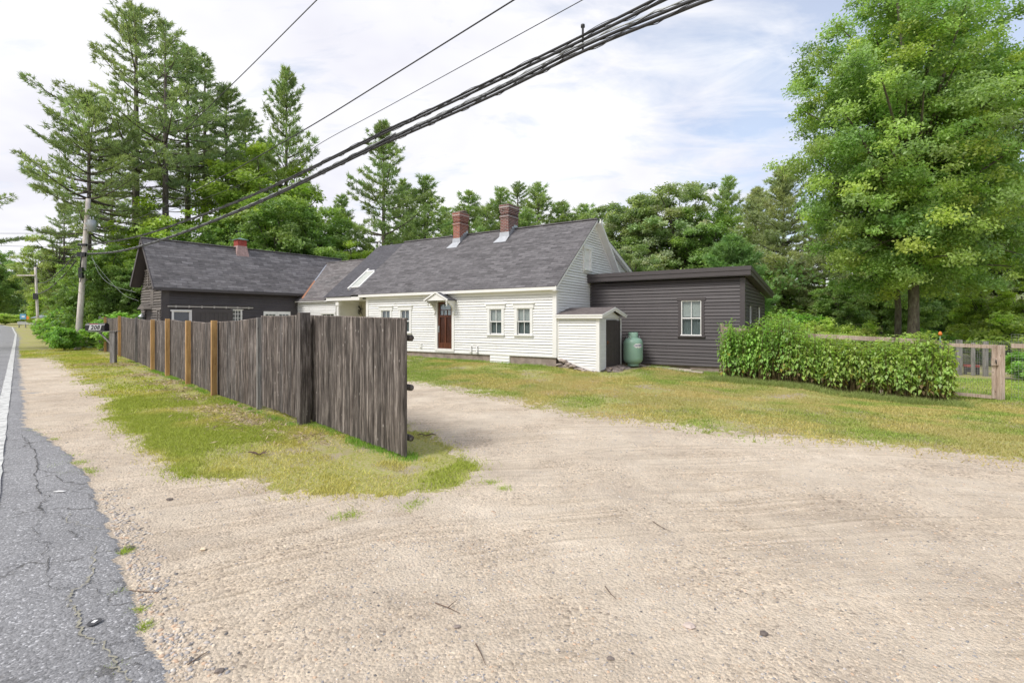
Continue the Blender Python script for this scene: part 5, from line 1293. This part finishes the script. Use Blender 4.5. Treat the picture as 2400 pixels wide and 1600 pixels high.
pine('dense', 1835, 392, 38, 'large dense evergreen left of the big maple, branches down to the ground', ws=1.05, rz=2)
pine('dense', 1775, 440, 44, 'dense evergreen behind and left of the large dense one', rz=4)
pine('dense', 1930, 470, 36, 'dark evergreen with bare lower branches behind the maple left side', rz=3)
pine('blue', 1715, 556, 29, 'low bluish evergreen rising just over the dark addition roof', ws=1.15, rz=0)
pine('wide', -175, 250, 31, 'pine across the road whose branch tips enter at the left edge', ws=1.0, rz=.8)
for i, (u, v, Y, s) in enumerate([(262, 330, 52, 'left of the tallest pine trunk'), (620, 330, 56, 'left of the full crowned pine'), (150, 470, 66, 'at the left end of the group')]):
    pine('thin', u, v, Y, 'dim background pine showing '+s, 'background pines behind the barn', rz=i)
# --- broadleaf trees
for k, u, v, Y, s in [('yellow', 375, 448, 37, 'bright yellow green maple between the pine trunks just left of the barn peak'),
        ('green', 250, 560, 34, 'dark green tree right of the leaning utility pole'), ('green', 300, 600, 34, 'dark leafy tree touching the barn gable'), ('green', 410, 545, 33, 'dark green tree peeking over the left end of the barn roof'),
        ('birch', 135, 520, 66, 'airy pale birch left of the leaning utility pole'), ('green', 480, 500, 36, 'green tree just above the left half of the barn roof'),
        ('maple', 620, 330, 42, 'tall leafy maple rising left of the full crowned pine'), ('green', 560, 480, 38, 'dark green tree behind the barn cupola'),
        ('green', 660, 430, 37, 'full green maple right of the barn cupola'), ('green', 745, 460, 40, 'green tree over the right end of the barn roof'),
        ('maple', 830, 560, 38, 'low bright tree above the connecting wing roof'), ('maple', 930, 575, 44, 'low bright tree behind the farmhouse ridge left end'),
        ('yellow', 110, 660, 72, 'yellow green tree behind the distant utility pole'), ('green', -10, 575, 150, 'large rounded tree at the left edge beyond the road'),
        ('birch', 85, 570, 90, 'tall pale tree left of the distant utility pole'), ('green', 185, 600, 58, 'green tree just behind the leaning utility pole'),
        ('poplar', 1435, 468, 44, 'silvery green tree just right of the gable peak'), ('poplar', 1590, 404, 40, 'big silvery green tree behind the dark addition'),
        ('poplar', 1510, 432, 42, 'silvery green tree left of the biggest silvery one'), ('poplar', 1475, 560, 34, 'low silvery tree directly behind the rear gable'),
        ('green', 1655, 470, 38, 'darker green tree right of the biggest silvery one'), ('poplar', 2385, 420, 36, 'greyish tree at the right edge behind the maple'),
        ('green', 2290, 330, 40, 'dark tree filling in behind the right side of the maple'), ('green', 2060, 500, 36, 'dark tree behind the maple trunk'),
        ('green', 2215, 520, 36, 'dark green tree low behind the maple, right of its trunk'), ('yellow', 2300, 640, 27, 'bright yellow green bushy tree above the garden gate'),
        ('yellow', 2400, 655, 25, 'bright yellow green bushy tree at the right edge above the garden'), ('green', 1960, 640, 32, 'dark low tree between the evergreens and the maple trunk'),
        ('green', 2120, 600, 33, 'dark low tree directly behind the maple trunk base'), ('green', 2480, 480, 34, 'dark tree leaning in from beyond the right edge'), ('maple', 1010, 545, 50, 'low green tree over the farmhouse ridge left of the left chimney'), ('maple', 1130, 540, 52, 'low green tree between the chimneys'), ('maple', 1235, 535, 50, 'low green tree right of the right chimney'), ('maple', 1330, 520, 48, 'low green tree left of the gable peak'), ('green', 760, 560, 36, 'low green tree over the barn roof right end')]:
    broad(k, u, v, Y, s, ws=1.05 if k != 'poplar' else 1.15, rz=(u*.37) % 6)
# --- the big maple on the right
mx_, my_ = at(2140, 795, 23.5)[:2]
tr_, cr_ = broad_mesh(21, 20, [(-.3, 0, 10.6, 6.2, 5.2, 8.0), (-2.2, -.6, 8.2, 3.9, 3.2, 3.4), (2.8, -.5, 11, 3.6, 3.2, 5.0), (-1.5, 0, 13.5, 3.6, 3.4, 4.0), (0, -.6, 5.3, 5.0, 3.8, 2.2), (3.5, 0, 6.5, 3.4, 3.2, 2.6)], 1250, 230, .074, (.22, .38, .06), trunk_r=.235, fork=.27, crad=(.35, .95), shell=.5, limbs=170, trunk_top=.9,
                     tints=[(.31, .48, .15), (.34, .50, .16), (.40, .54, .15), (.25, .41, .14), (.32, .47, .19)])
tree('maple_tree', (tr_, cr_), mx_, my_, 1, 'huge bright green maple towering over the garden on the right', rz=.4, bark=MBARK)
m2 = at(2104, 795, 24.4)[:2]
tr2, cr2 = broad_mesh(22, 13, [(0, 0, 8.5, 3.2, 3.2, 3.2)], 110, 160, .10, (.18, .32, .06), trunk_r=.16, fork=.45, limbs=30)
tree('maple_tree', (tr2, cr2), m2[0], m2[1], 1, 'second darker maple trunk close behind the left side of the huge maple', rz=1.2, bark=MBARK)
# --- shrubs by the utility pole and in the garden
for k, u, vt_, Y, s, w_ in [('shrub', 192, 750, 35, 'leafy dark green shrub touching the far end of the plank fence', .85), ('shrub', 150, 757, 31, 'large leaved shrub at the foot of the leaning utility pole', .9),
        ('shrub', 150, 745, 36, 'green shrub left of the leaning utility pole', 1.0), ('shrub', 128, 746, 44, 'shrub beside the distant utility pole', 1.1), ('shrub2', 112, 748, 52, 'pale low shrub just right of the distant utility pole base', .9), ('shrub2', 118, 738, 58, 'yellow green shrub behind the distant utility pole', 1.2),
        ('shrub', 172, 775, 33, 'low shrub nearest the road in front of the pole shrubs', .8), ('shrub', 290, 720, 31, 'tall shrub behind the far end of the fence', 1.2), ('shrub2', 12, 732, 100, 'rounded green bush across the road at the left edge', 2.0),
        ('shrub', 165, 712, 46, 'tall dark shrub beside the distant cottage', 1.2), ('shrub2', 1915, 735, 24, 'rounded light green bush behind the garden top rail', .8), ('shrub2', 2010, 745, 25, 'pale bush left of the maple trunk base', 1.0),
        ('shrub', 2400, 812, 17.5, 'leafy vine covered bush behind the garden gate post', .9), ('shrub', 2330, 790, 23, 'low leafy bush inside the wire enclosure', 1.1), ('shrub2', 2350, 720, 23, 'bright bush behind the wire enclosure', 1.3),
        ('shrub', 2170, 760, 24, 'dark low bush right of the maple trunk base', 1.2), ('shrub', 1700, 690, 27, 'dark bush behind the dark addition corner', 1.2), ('shrub', 1855, 715, 27, 'dark green bush between the addition and the garden', 1.2)]:
    broad(k, u, vt_, Y, s, name='shrub', cat='shrub', ws=w_, rz=(u*.7) % 6)
# --- undergrowth that reads as one mass, behind everything
def mass(name, label, pts, nleaf, size, tints, cr=(.6, 1.2), flat=.7):
    r = np.random.default_rng(len(pts)*7+nleaf); V, C = [], []
    for x, y, z in pts:
        c_ = r.uniform(*cr); q = norm(r.normal(0, 1, (nleaf, 3)))*(r.random((nleaf, 1))**.4)*np.array([c_, c_, c_*flat])
        V.append(leaves_at(r, np.array([x, y, z])+q, size)); t = np.array(tints[r.integers(len(tints))])*r.uniform(.7, 1.25)
        C.append(np.repeat(t[None]*r.uniform(.7, 1.3, (nleaf, 1)), 4, 0))
    V = np.concatenate(V).reshape(-1, 3)
    o = link(name, np_mesh(name, V, np.arange(len(V)).reshape(-1, 4), col=np.concatenate(C)), LEAF); tag(o, label, 'undergrowth', kind='stuff'); return o
r = np.random.default_rng(5); pts = []
for i in range(2100):
    u = r.uniform(150, 2600); Y = r.uniform(34, 62); x = (u-CX)/F*Y
    if u < 330 and Y > 30+(u-150)*.09+12: u += 200; x = (u-CX)/F*Y
    hmax = 5.5 if u < 1900 else 4.5
    pts.append((x, Y, gz1(x, Y)+r.random()**1.3*hmax))
mass('undergrowth', 'dense forest undergrowth filling the woods behind the buildings', pts, 85, .19, [(.22, .37, .11), (.28, .43, .12), (.35, .49, .15), (.18, .31, .11)], (.9, 1.7))
# --- far wood at the road bend
pts = []
for i in range(900):
    u = r.uniform(-420, 330); Y = r.uniform(105, 190) if u < 60 else r.uniform(66, 140); x = (u-CX)/F*Y
    if u < 150 and Y < 150: Y = r.uniform(150, 210); x = (u-CX)/F*Y
    pts.append((x, Y, gz1(x, Y)+r.random()**1.1*(16 if u < 140 else 12)))
mass('far_woods', 'far woods closing the view beyond the road bend', pts, 90, .5, [(.21, .33, .13), (.27, .39, .15), (.33, .44, .17)], (2.0, 3.6))
# --- tall leafy plants in front of the garden fence
def tall_plants():
    r = np.random.default_rng(31); V, C, S = [], [], []
    hgt = lambda a: np.interp(a, [5.4, 5.8, 6.15, 6.3, 6.6, 7.3, 8.0, 8.5, 9.5, 10.5, 11.2, 11.7], [1.7, 1.98, 1.92, 1.68, 1.95, 2.15, 1.80, 1.42, 1.38, 1.42, 1.55, 1.25])
    for i in range(1150):
        a = r.uniform(5.82, 11.62); b = r.uniform(.35+.6*vnoise(a*3.1, 3, 1.0), 1.5)
        back = 7.0 < a < 11.3 and r.random() < .22
        if back: b = r.uniform(1.95, 3.0)
        x, y = w2(a, b); z0 = gz1(x, y); h = (hgt(a)*(.74+.30*vnoise(a*2, b*2, 1.3)+r.uniform(-.30, .15)) if not back else hgt(a)*r.uniform(1.0, 1.12))-(z0 if z0 < -.2 else 0)*.6
        lx_, ly_ = r.normal(0, .10, 2); pc = r.uniform(.72, 1.25); py = r.uniform(-.08, .12); s = np.linspace(0, 1, 4)[:, None]
        P = np.array([[x, y, z0-.05]])+s*np.array([[lx_, ly_, h]]); S.append((P, np.array([.009, .008, .006, .003])))
        front = b < .9; nl = 30
        t = r.uniform((.16 if r.random() < .5 else .34) if front else .4, 1.0, nl)**.85; az = r.uniform(0, 6.28, nl)
        L = (.165-.06*t)*r.uniform(.55, 1.25, nl); W = L*.27; dr = r.uniform(.5, 1.25, nl)*np.where(t > .9, .15, 1)-(t > .93)*.5
        rad = .035
        dh = np.stack([np.cos(az), np.sin(az), 0*az], 1); dz = np.array([0, 0, 1.])
        p0 = np.stack([np.interp(t, s[:, 0], P[:, k]) for k in range(3)], 1)+dh*rad
        tip = p0+dh*(L*np.cos(dr))[:, None]-dz*(L*np.sin(dr))[:, None]
        sd2 = np.stack([-np.sin(az), np.cos(az), 0*az], 1); m1 = p0*.6+tip*.4+dh*.012+dz*.02
        V.append(np.stack([p0, m1-sd2*W[:, None], tip, m1+sd2*W[:, None]], 1))
        base = np.array([.33, .55, .13])*min(1, max(0, 1-(a-7)/2))+np.array([.42, .58, .16])*max(0, min(1, (a-7)/2))
        c = base*pc*np.array([1+py, 1, 1-py])*r.uniform(.7, 1.25, (nl, 1)); dead = (t < .38) & (r.random(nl) < .25); yl = (t < .6) & (r.random(nl) < .07)
        c[dead] = np.array([.25, .18, .09])*r.uniform(.6, 1.2, (dead.sum(), 1)); c[yl] = np.array([.42, .36, .06])
        C.append(np.repeat(c, 4, 0))
    V = np.concatenate(V).reshape(-1, 3); Fq = np.arange(len(V)).reshape(-1, 4); sv, sf = tubes_np(S, 4)
    cc = np.concatenate(C+[np.tile(np.array([[.17, .13, .06]]), (len(sv), 1))])
    o = link('tall_plants', np_mesh('tall_plants', np.concatenate([V, sv]), [Fq, sf+len(V)], col=cc), LEAF)
    tag(o, 'thick bed of tall leafy green plants in front of the garden fence', 'plants', kind='stuff')
tall_plants()
# --- grass
def scatter(n, box, accept, seed):
    r = np.random.default_rng(seed); x = r.uniform(box[0], box[1], n); y = r.uniform(box[2], box[3], n); k = accept(x, y, r); return x[k], y[k], r
def blades(name, label, x, y, r, h, w_, tint, lean=.5):
    n = len(x); z = gz(x, y)+(fbm(x, y, 1.3, 4)-.5)*.035; az = r.uniform(0, 6.28, n); hh = h*r.uniform(.45, 1.3, n)
    a = np.stack([np.cos(az), np.sin(az), 0*az], 1)*(w_*r.uniform(.6, 1.3, n))[:, None]/2
    l = np.stack([r.normal(0, lean, n)*hh, r.normal(0, lean, n)*hh, hh], 1); p = np.stack([x, y, z-.01], 1)
    V = np.stack([p-a, p+a, p+l], 1).reshape(-1, 3)
    o = link(name, np_mesh(name, V, np.arange(len(V)).reshape(-1, 3), col=np.repeat(tint, 3, 0)), BLADE); tag(o, label, 'grass', kind='stuff'); return o
FNP = np.array(FENCE)
def dfence(x, y):
    d = np.full(x.shape, 99.)
    for (ax, ay), (bx2, by2) in zip(FNP, FNP[1:]):
        ex_, ey_ = bx2-ax, by2-ay; t = np.clip(((x-ax)*ex_+(y-ay)*ey_)/(ex_**2+ey_**2), 0, 1); d = np.minimum(d, np.hypot(x-ax-ex_*t, y-ay-ey_*t))
    return d
def fringe(x, y, r, rad):
    a = r.uniform(0, 6.28, len(x)); d = rad*r.random(len(x))**2; return classify(x+np.cos(a)*d, y+np.sin(a)*d) == 1
def acc_strip(x, y, r):
    g = (classify(x, y) != 2) & fringe(x, y, r, .35) & pip(x, y, [(-60, 60), (-20, 5), (2, 3), (2, 9), (-4, 12), (-26, 36)]); bare = fbm(x+9, y, .9, 4); d = dfence(x, y)
    p = np.clip((bare-.34)*7, .22, 1)*np.where(d < .7, np.where(fbm(x, y, 1.6, 2) > .56, .9, .12), 1)
    return g & (r.random(len(x)) < p)
x, y, r = scatter(760000, (-9, 1.2, 4.6, 13.5), acc_strip, 41)
def gtint(x, y, r, base, dry, k=.5):
    f = np.clip((fbm(x, y, .8, 4)-.42)*5, 0, 1)[:, None]*k+r.random((len(x), 1))*.25
    return (np.array(base)*(1-f)+np.array(dry)*f)*r.uniform(.6, 1.4, (len(x), 1))
blades('roadside_grass', 'short yellow green grass on the strip beside the plank fence', x, y, r, .050, .011, gtint(x, y, r, (.37, .44, .08), (.60, .54, .19), .8), .7)
x, y, r = scatter(420000, (-30, -7, 10, 36), acc_strip, 42)
blades('roadside_grass', 'short grass on the far strip running past the mailbox towards the pole', x, y, r, .05, .03, gtint(x, y, r, (.36, .44, .06), (.60, .53, .15), .7), .7)
def acc_lawn(x, y, r):
    g = fringe(x, y, r, 1.0) & pip(x, y+.9, LAWN) & (dfence(x, y) > .4)
    dx, dy = x-O[0], y-O[1]; a = dx*EX[0]+dy*EX[1]; b = dx*EY[0]+dy*EY[1]
    return g & (b < 3.0) & ((b < -.02) | (a > 2.6)) & (r.random(len(x)) < np.clip((fbm(x+3, y+40, .7, 4)-.30)*6, .25, 1)) & ~((b > -.3) & (b < 1.6) & (a > 5.3) & (a < 11.5) & (r.random(len(x)) < .3))
x, y, r = scatter(800000, (-9, 17, 6, 24), acc_lawn, 43)
t_ = gtint(x, y, r, (.26, .37, .075), (.54, .46, .18), .8); gd = np.clip((fbm(x+20, y+7, .45, 3)-.42)*6, 0, 1)[:, None]
dx, dy = x-O[0], y-O[1]; aa = (dx*EX[0]+dy*EX[1])[:, None]
t_ = t_*(1-gd*.6)+np.array([[.62, .48, .24]])*gd*.6*(aa > 1)+t_*gd*.6*(aa <= 1)
blades('lawn_grass', 'mixed green and dry tan lawn between the driveway and the farmhouse', x, y, r, .045, .022, t_, .7)
def acc_gard(x, y, r):
    dx, dy = x-O[0], y-O[1]; a = dx*EX[0]+dy*EX[1]; b = dx*EY[0]+dy*EY[1]; return (b > 1.7) & (b < 7) & (a > 10.5)
x, y, r = scatter(120000, (9, 24, 8, 26), acc_gard, 44)
blades('garden_grass', 'bright green grass inside the garden beyond the gate', x, y, r, .09, .03, gtint(x, y, r, (.30, .48, .08), (.50, .50, .13), .4), .5)
# denser tufts: under the fence, on the gravel edge and cracks
def tufts(name, label, P, n, rad, h, w_, tint, seed, lean=.5):
    r = np.random.default_rng(seed); x = np.concatenate([r.normal(p[0], rad*p[2], n) for p in P]); y = np.concatenate([r.normal(p[1], rad*p[2], n) for p in P])
    return blades(name, label, x, y, r, h, w_, np.array(tint)*r.uniform(.7, 1.35, (len(x), 1)), lean)
r = np.random.default_rng(8); P = []
for i in range(90):
    t = r.random(); P.append((-1.3+(-2.2)*t+r.normal(0, .06)-.02, 6.62+2.35*t+r.normal(0, .06), r.uniform(.5, 1.2)))
for i in range(120):
    k = r.integers(2, 8); t = r.random(); a, b = FNP[k], FNP[k+1]; P.append((a[0]+(b[0]-a[0])*t-.1, a[1]+(b[1]-a[1])*t-.1, r.uniform(.3, 1.0)))
tufts('fence_foot_grass', 'bright green grass growing along the foot of the fence', P, 60, .09, .065, .009, (.22, .40, .06), 51, .45)
P = [(*pix(585, 1013), 1.2), (*pix(600, 1010), 1.0), (*pix(970, 1015), 1.3), (*pix(1000, 1018), 1.0), (*pix(300, 1290), .3), (*pix(290, 1298), .3), (*pix(70, 1010), 1), (*pix(85, 1022), 1), (*pix(120, 1030), 1), (*pix(158, 1068), 1), (*pix(170, 1085), 1.2), (*pix(200, 1100), 1), (*pix(215, 1105), 1), (*pix(190, 1085), 1), (*pix(444, 1115), 1.1),
     (*pix(265, 1565), .25), (*pix(275, 1392), .3), (*pix(335, 1470), .4), (*pix(322, 1430), .3), (*pix(820, 1205), 1.0), (*pix(800, 1212), 1), (*pix(960, 1190), 1), (*pix(980, 1180), 1), (*pix(1150, 1130), 1), (*pix(1180, 1145), .8), (*pix(125, 1095), .8), (*pix(150, 1110), .7)]
tufts('gravel_edge_tufts', 'little green and reddish tufts along the broken asphalt edge and gravel', P, 130, .055, .035, .008, (.34, .45, .07), 52, .8)
P2 = [(*pix(u, v), 1) for u, v in [(790, 1213), (830, 1200), (860, 1203), (930, 1208), (960, 1198), (1000, 1172), (700, 1155), (760, 1160), (620, 1147), (480, 1125), (370, 1085), (1090, 1150), (1130, 1140), (210, 1115), (310, 1390), (318, 1450)]]
tufts('dry_red_litter', 'reddish brown pine needle litter along the grass edge', P2, 260, .11, .012, .006, (.26, .13, .06), 53, 3.0)
# straw and dead leaves below the fence
def litter():
    r = np.random.default_rng(61); C0_ = [(-3.9, 9.0), (-4.6, 9.5), (-5.3, 10.1), (-5.9, 10.8), (-7.3, 12.1), (-8.6, 13.5), (-10, 15.1), (-12.2, 17.2), (-16.9, 21.2), (-15.8, 20.9), (-3.1, 8.2), (-17.4, 21.5)]
    V, C = [], []
    for cxx, cyy in C0_:
        n = 420; x = r.normal(cxx-.15, .38, n); y = r.normal(cyy-.2, .38, n); z = gz(x, y)+r.uniform(.0, .03, n); az = r.uniform(0, 6.28, n); L = r.uniform(.015, .06, n)*(.6+cyy/14); W = r.uniform(.002, .010, n)*(.6+cyy/14)
        d = np.stack([np.cos(az)*L, np.sin(az)*L, r.normal(0, .02, n)], 1); s = np.stack([-np.sin(az)*W, np.cos(az)*W, r.normal(0, .005, n)], 1); p = np.stack([x, y, z], 1)
        V.append(np.stack([p-d, p-s, p+d, p+s], 1)); C.append(np.repeat(np.array([[.50, .39, .29]])*r.uniform(.4, 1.5, (n, 1)), 4, 0))
    V = np.concatenate(V).reshape(-1, 3); o = link('straw_litter', np_mesh('straw_litter', V, np.arange(len(V)).reshape(-1, 4), col=np.concatenate(C)), BLADE)
    tag(o, 'dry straw and dead leaves scattered below the plank fence', 'litter', kind='stuff')
litter()
# --- pebbles
def pebbles():
    r = np.random.default_rng(71); X, Y_, S_ = [], [], []
    for n, y0, y1, s0, s1 in ((16000, 1.9, 4.2, .0025, .009), (9000, 4.0, 9, .004, .011), (2500, 8, 16, .006, .014)):
        x = r.uniform(-.95, 1.15, n*3)*r.uniform(y0, y1, n*3); y = r.uniform(y0, y1, n*3)
        x = r.uniform(-y1, y1*1.05, n*3)
        c = classify(x, y); edge = fbm(x, y, .8, 4); k = (c == 0) & (r.random(len(x)) < np.clip((edge-.32)*4, .08, 1)) & (np.abs(x) < y*1.08+.3); x, y = x[k][:n], y[k][:n]
        X.append(x); Y_.append(y); S_.append(s0+(s1-s0)*r.random(len(x))**3.0)
    # larger stones thrown along the asphalt edge
    E_ = np.array(redge)
    for i in range(1300):
        k = r.integers(0, 9); t = r.random(); p = E_[k]*(1-t)+E_[k+1]*t; o_ = abs(r.normal(0, .13))
        X.append([p[0]+.03+o_]); Y_.append([p[1]+.02+o_*.2]); S_.append([r.uniform(.004, .015)])
    x = np.concatenate(X); y = np.concatenate(Y_); s = np.concatenate(S_); n = len(x); z = gz(x, y)+(fbm(x, y, 1.3, 4)-.5)*.035+(vnoise(x, y, 7)-.5)*.008
    ico = np.array([(0, 0, 1), (.9, 0, .35), (.28, .85, .35), (-.72, .53, .35), (-.72, -.53, .35), (.28, -.85, .35), (.72, .53, -.5), (-.28, .85, -.5), (-.9, 0, -.5), (-.28, -.85, -.5), (.72, -.53, -.5)])
    fc = np.array([(0, 1, 2), (0, 2, 3), (0, 3, 4), (0, 4, 5), (0, 5, 1), (1, 6, 2), (2, 6, 7), (2, 7, 3), (3, 7, 8), (3, 8, 4), (4, 8, 9), (4, 9, 5), (5, 9, 10), (5, 10, 1), (1, 10, 6)])
    V = ico[None]*(s[:, None]*r.uniform(.75, 1.2, (n, 11)))[:, :, None]; az = r.uniform(0, 6.28, n); e = r.uniform(1, 1.7, n)
    vx, vy = V[..., 0]*e[:, None], V[..., 1]; V = np.stack([vx*np.cos(az)[:, None]-vy*np.sin(az)[:, None]+x[:, None], vx*np.sin(az)[:, None]+vy*np.cos(az)[:, None]+y[:, None], V[..., 2]*.55+(z+s*.12)[:, None]], -1)
    Fq = (np.arange(n)*11)[:, None, None]+fc[None]
    pal = np.array([(.62, .53, .42), (.54, .46, .37), (.40, .365, .34), (.70, .64, .56), (.29, .285, .29), (.58, .42, .30), (.49, .45, .42), (.18, .17, .165)])
    c = pal[r.choice(8, n, p=[.26, .24, .14, .03, .10, .09, .12, .02])]*r.uniform(.85, 1.15, (n, 1))
    o = link('pebbles', np_mesh('pebbles', V.reshape(-1, 3), Fq.reshape(-1, 3), col=np.repeat(c, 11, 0)), STONE); tag(o, 'loose pebbles and small stones on the gravel driveway', 'pebbles', kind='stuff')
pebbles()
# --- cracks in the asphalt (thin dark or sandy strips)
def crack(pl, w_, jit=.02, seed=0):
    r = np.random.default_rng(seed); P = spline([Vector((*pix(*q), 0)) for q in pl], 14); n = len(P); k = np.arange(n)*.35
    ox = (fbm(k, k*0+seed*3.1, 1.0, 3)-.5)*.09; oy = (fbm(k, k*0+seed*5.3+9, 1.0, 3)-.5)*.09; wv = fbm(k, k*0+seed+20, 2.0, 3)
    out_ = [(p.x+a, p.y+b) for p, a, b in zip(P, ox, oy)]; vs = []
    for i, p in enumerate(out_):
        q = out_[min(i+1, n-1)]; o_ = out_[max(i-1, 0)]; dx, dy = q[0]-o_[0], q[1]-o_[1]; L = math.hypot(dx, dy)+1e-6; ww = w_*.5*max(.12, (wv[i]-.25)*2)*min(1, (i+1)/6, (n-i)/6)
        for sgn in (-1, 1):
            X_, Y2 = p[0]-dy/L*ww*sgn/2, p[1]+dx/L*ww*sgn/2; vs.append((X_, Y2, gz1(X_, Y2)+.02+(float(fbm(np.array([X_]), np.array([Y2]), 1.3, 4)[0])-.5)*.035+.008))
    return vs
for nm, mt, lst in (('sandy_road_crack', paint('sand_in_crack', (.33, .31, .24), .9, .3, 20), [([(224, 1290), (215, 1330), (205, 1365), (192, 1378), (166, 1400), (160, 1420), (178, 1440), (182, 1465), (200, 1500), (240, 1520), (265, 1560), (290, 1580), (310, 1610)], .035), ([(160, 1205), (165, 1225), (200, 1240), (245, 1245)], .02)]),
                    ('dark_road_crack', paint('dark_crack', (.09, .088, .085), .9, .2, 20), [([(47, 1020), (70, 1045), (85, 1085), (82, 1120), (95, 1160), (112, 1170), (90, 1190), (102, 1210)], .03), ([(0, 1224), (60, 1212), (120, 1209), (160, 1225)], .018), ([(102, 1210), (86, 1240), (90, 1275), (112, 1290), (108, 1340), (125, 1380), (160, 1390)], .015),
                        ([(0, 1098), (85, 1088)], .015), ([(150, 1250), (190, 1266), (232, 1270)], .02), ([(195, 1385), (260, 1398), (305, 1400)], .018), ([(195, 1370), (270, 1368), (295, 1375)], .012), ([(180, 1415), (250, 1400)], .012), ([(240, 1520), (300, 1510), (335, 1495)], .012), ([(290, 1565), (330, 1570), (370, 1590)], .015), ([(200, 1500), (290, 1470), (300, 1466)], .01), ([(120, 1115), (160, 1135), (210, 1138)], .02), ([(95, 1160), (150, 1150), (200, 1165), (235, 1200)], .012)])):
    m = MB()
    for i, (pl, w_) in enumerate(lst): vs = crack(pl, w_, seed=i); m.add(vs, [(2*k, 2*k+1, 2*k+3, 2*k+2) for k in range(len(vs)//2-1)])
    m.build(nm, mt)['kind'] = 'structure'
r = np.random.default_rng(77); P = [(*w2(a, b), 1.0) for a, b in zip(r.uniform(5.4, 11.8, 150), r.uniform(.1, .7, 150))]
tufts('bed_edge_grass', 'longer dull green grass along the foot of the tall plants', P, 90, .12, .16, .014, (.30, .36, .12), 54, .6)
r = np.random.default_rng(78); P = [(*w2(a, b), 1.0) for a, b in zip(r.uniform(-8, 0, 60), r.uniform(-.35, -.1, 60))]+[(*w2(a, b), 1.0) for a, b in zip(r.uniform(2.7, 5.4, 40), r.uniform(2.5, 2.9, 40))]
tufts('wall_foot_grass', 'slightly longer grass along the foot of the farmhouse and addition walls', P, 70, .12, .10, .014, (.30, .42, .10), 55, .6)
# --- small things lying about
def onroad(u, v, dz=.0): x, y = pix(u, v); return x, y, gz1(x, y)+(float(fbm(np.array([x]), np.array([y]), 1.3, 4)[0])-.5)*.035+dz
x, y, z = onroad(221, 1466, .032); m = MB(); m.poly([(.034*math.cos(a)*(1+.1*math.sin(3*a)), .04*math.sin(a), 0) for a in [2*math.pi*k/14 for k in range(14)]]); m.build('s', paint('faded_black_paint', (.07, .07, .075), .8, .3, 30)); 
o = bpy.data.objects['s']; o.name = 'survey_marker'; o.location = (x, y, z); tag(o, 'black painted spot with a white square on the asphalt edge', 'road marking')
m = MB(); m.box(-.009, .012, -.012, .014, .001, .004); m.build('white_square', TRIM, o)
x, y, z = onroad(476, 1288, .012); m = MB(); random.seed(5); rock(m, 0, 0, 0, .022, 1.0, .6); o = m.build('orange_shard', paint('white_orange_shard', (.75, .62, .45), .7, .3, 40, dirt=(.6, .2, .03)), None, (x, y, z)); tag(o, 'small white and orange shard lying on the gravel', 'shard')
x, y, z = onroad(140, 1158, .03); m = MB(); m.slab([(-.06, -.01, 0), (.05, -.02, 0), (.06, .01, 0), (-.03, .02, 0)], (0, 0, .004)); o = m.build('white_scrap', TRIM, None, (x, y, z)); tag(o, 'thin white scrap lying on the cracked asphalt', 'scrap')
TWG = paint('dry_twig', (.16, .11, .08), .9, .3, 20)
for pl, s in [([(1020, 1415), (1050, 1425), (1078, 1440)], 'thin forked twig on the gravel at bottom centre'), ([(1115, 1515), (1128, 1540), (1138, 1566)], 'straight twig near the bottom edge of the gravel'), ([(1418, 1380), (1432, 1400), (1445, 1412)], 'slim twig right of centre on the gravel'),
              ([(1530, 1225), (1550, 1238), (1570, 1248)], 'short twig in the middle of the driveway'), ([(303, 1384), (340, 1387), (380, 1389)], 'reddish twig pointing out from the asphalt edge'), ([(440, 1560), (470, 1540), (490, 1528)], 'dark twig beside the asphalt at the bottom left')]:
    P = [Vector(onroad(u, v, .012)) for u, v in pl]; c_ = P[0].copy(); m = MB(); m.tube([p-c_ for p in P], [.004, .003, .0015], 5); 
    if 'forked' in s: m.tube([P[1]-c_, P[1]-c_+Vector((.05, .07, .01))], [.004, .002], 4)
    o = m.build('twig', TWG, None, tuple(c_)); tag(o, s, 'twig')
for u, v, rr, c, s in [(1790, 1488, .022, .35, 'dark round stone at the lower right of the gravel'), (1615, 1470, .03, 1.3, 'grey flat stone left of the dark round stone'), (398, 1170, .03, .35, 'dark flat stone near the fence strip gravel edge'), (305, 1287, .03, .4, 'black asphalt lump by the road edge'), (515, 1572, .022, .45, 'small dark stone at the bottom left'), (1072, 1470, .02, .7, 'small grey stone at the bottom centre'), (1430, 1546, .018, .5, 'brown pebble sized stone near the bottom edge')]:
    x, y, z = onroad(u, v, .008); m = MB(); rock(m, 0, 0, 0, rr, c*1.5, .5); o = m.build('stone', FST, None, (x, y, z)); tag(o, s, 'stone')
for u, v, s in [(608, 1068, 'dead branch tip lying on the roadside grass'), (1000, 1024, 'brown curled leaf pile on the gravel behind the fence end')]:
    x, y, z = onroad(u, v, .02); m = MB(); random.seed(u)
    for k in range(9): a = random.random()*6.28; m.tube([(0, 0, 0), (.08*math.cos(a), .05*math.sin(a), .03), (.15*math.cos(a+.3), .1*math.sin(a+.3), random.uniform(0, .06))], [.008, .006, .003], 4)
    o = m.build('dead_branch', TWG, None, (x, y, z)); tag(o, s, 'branch')
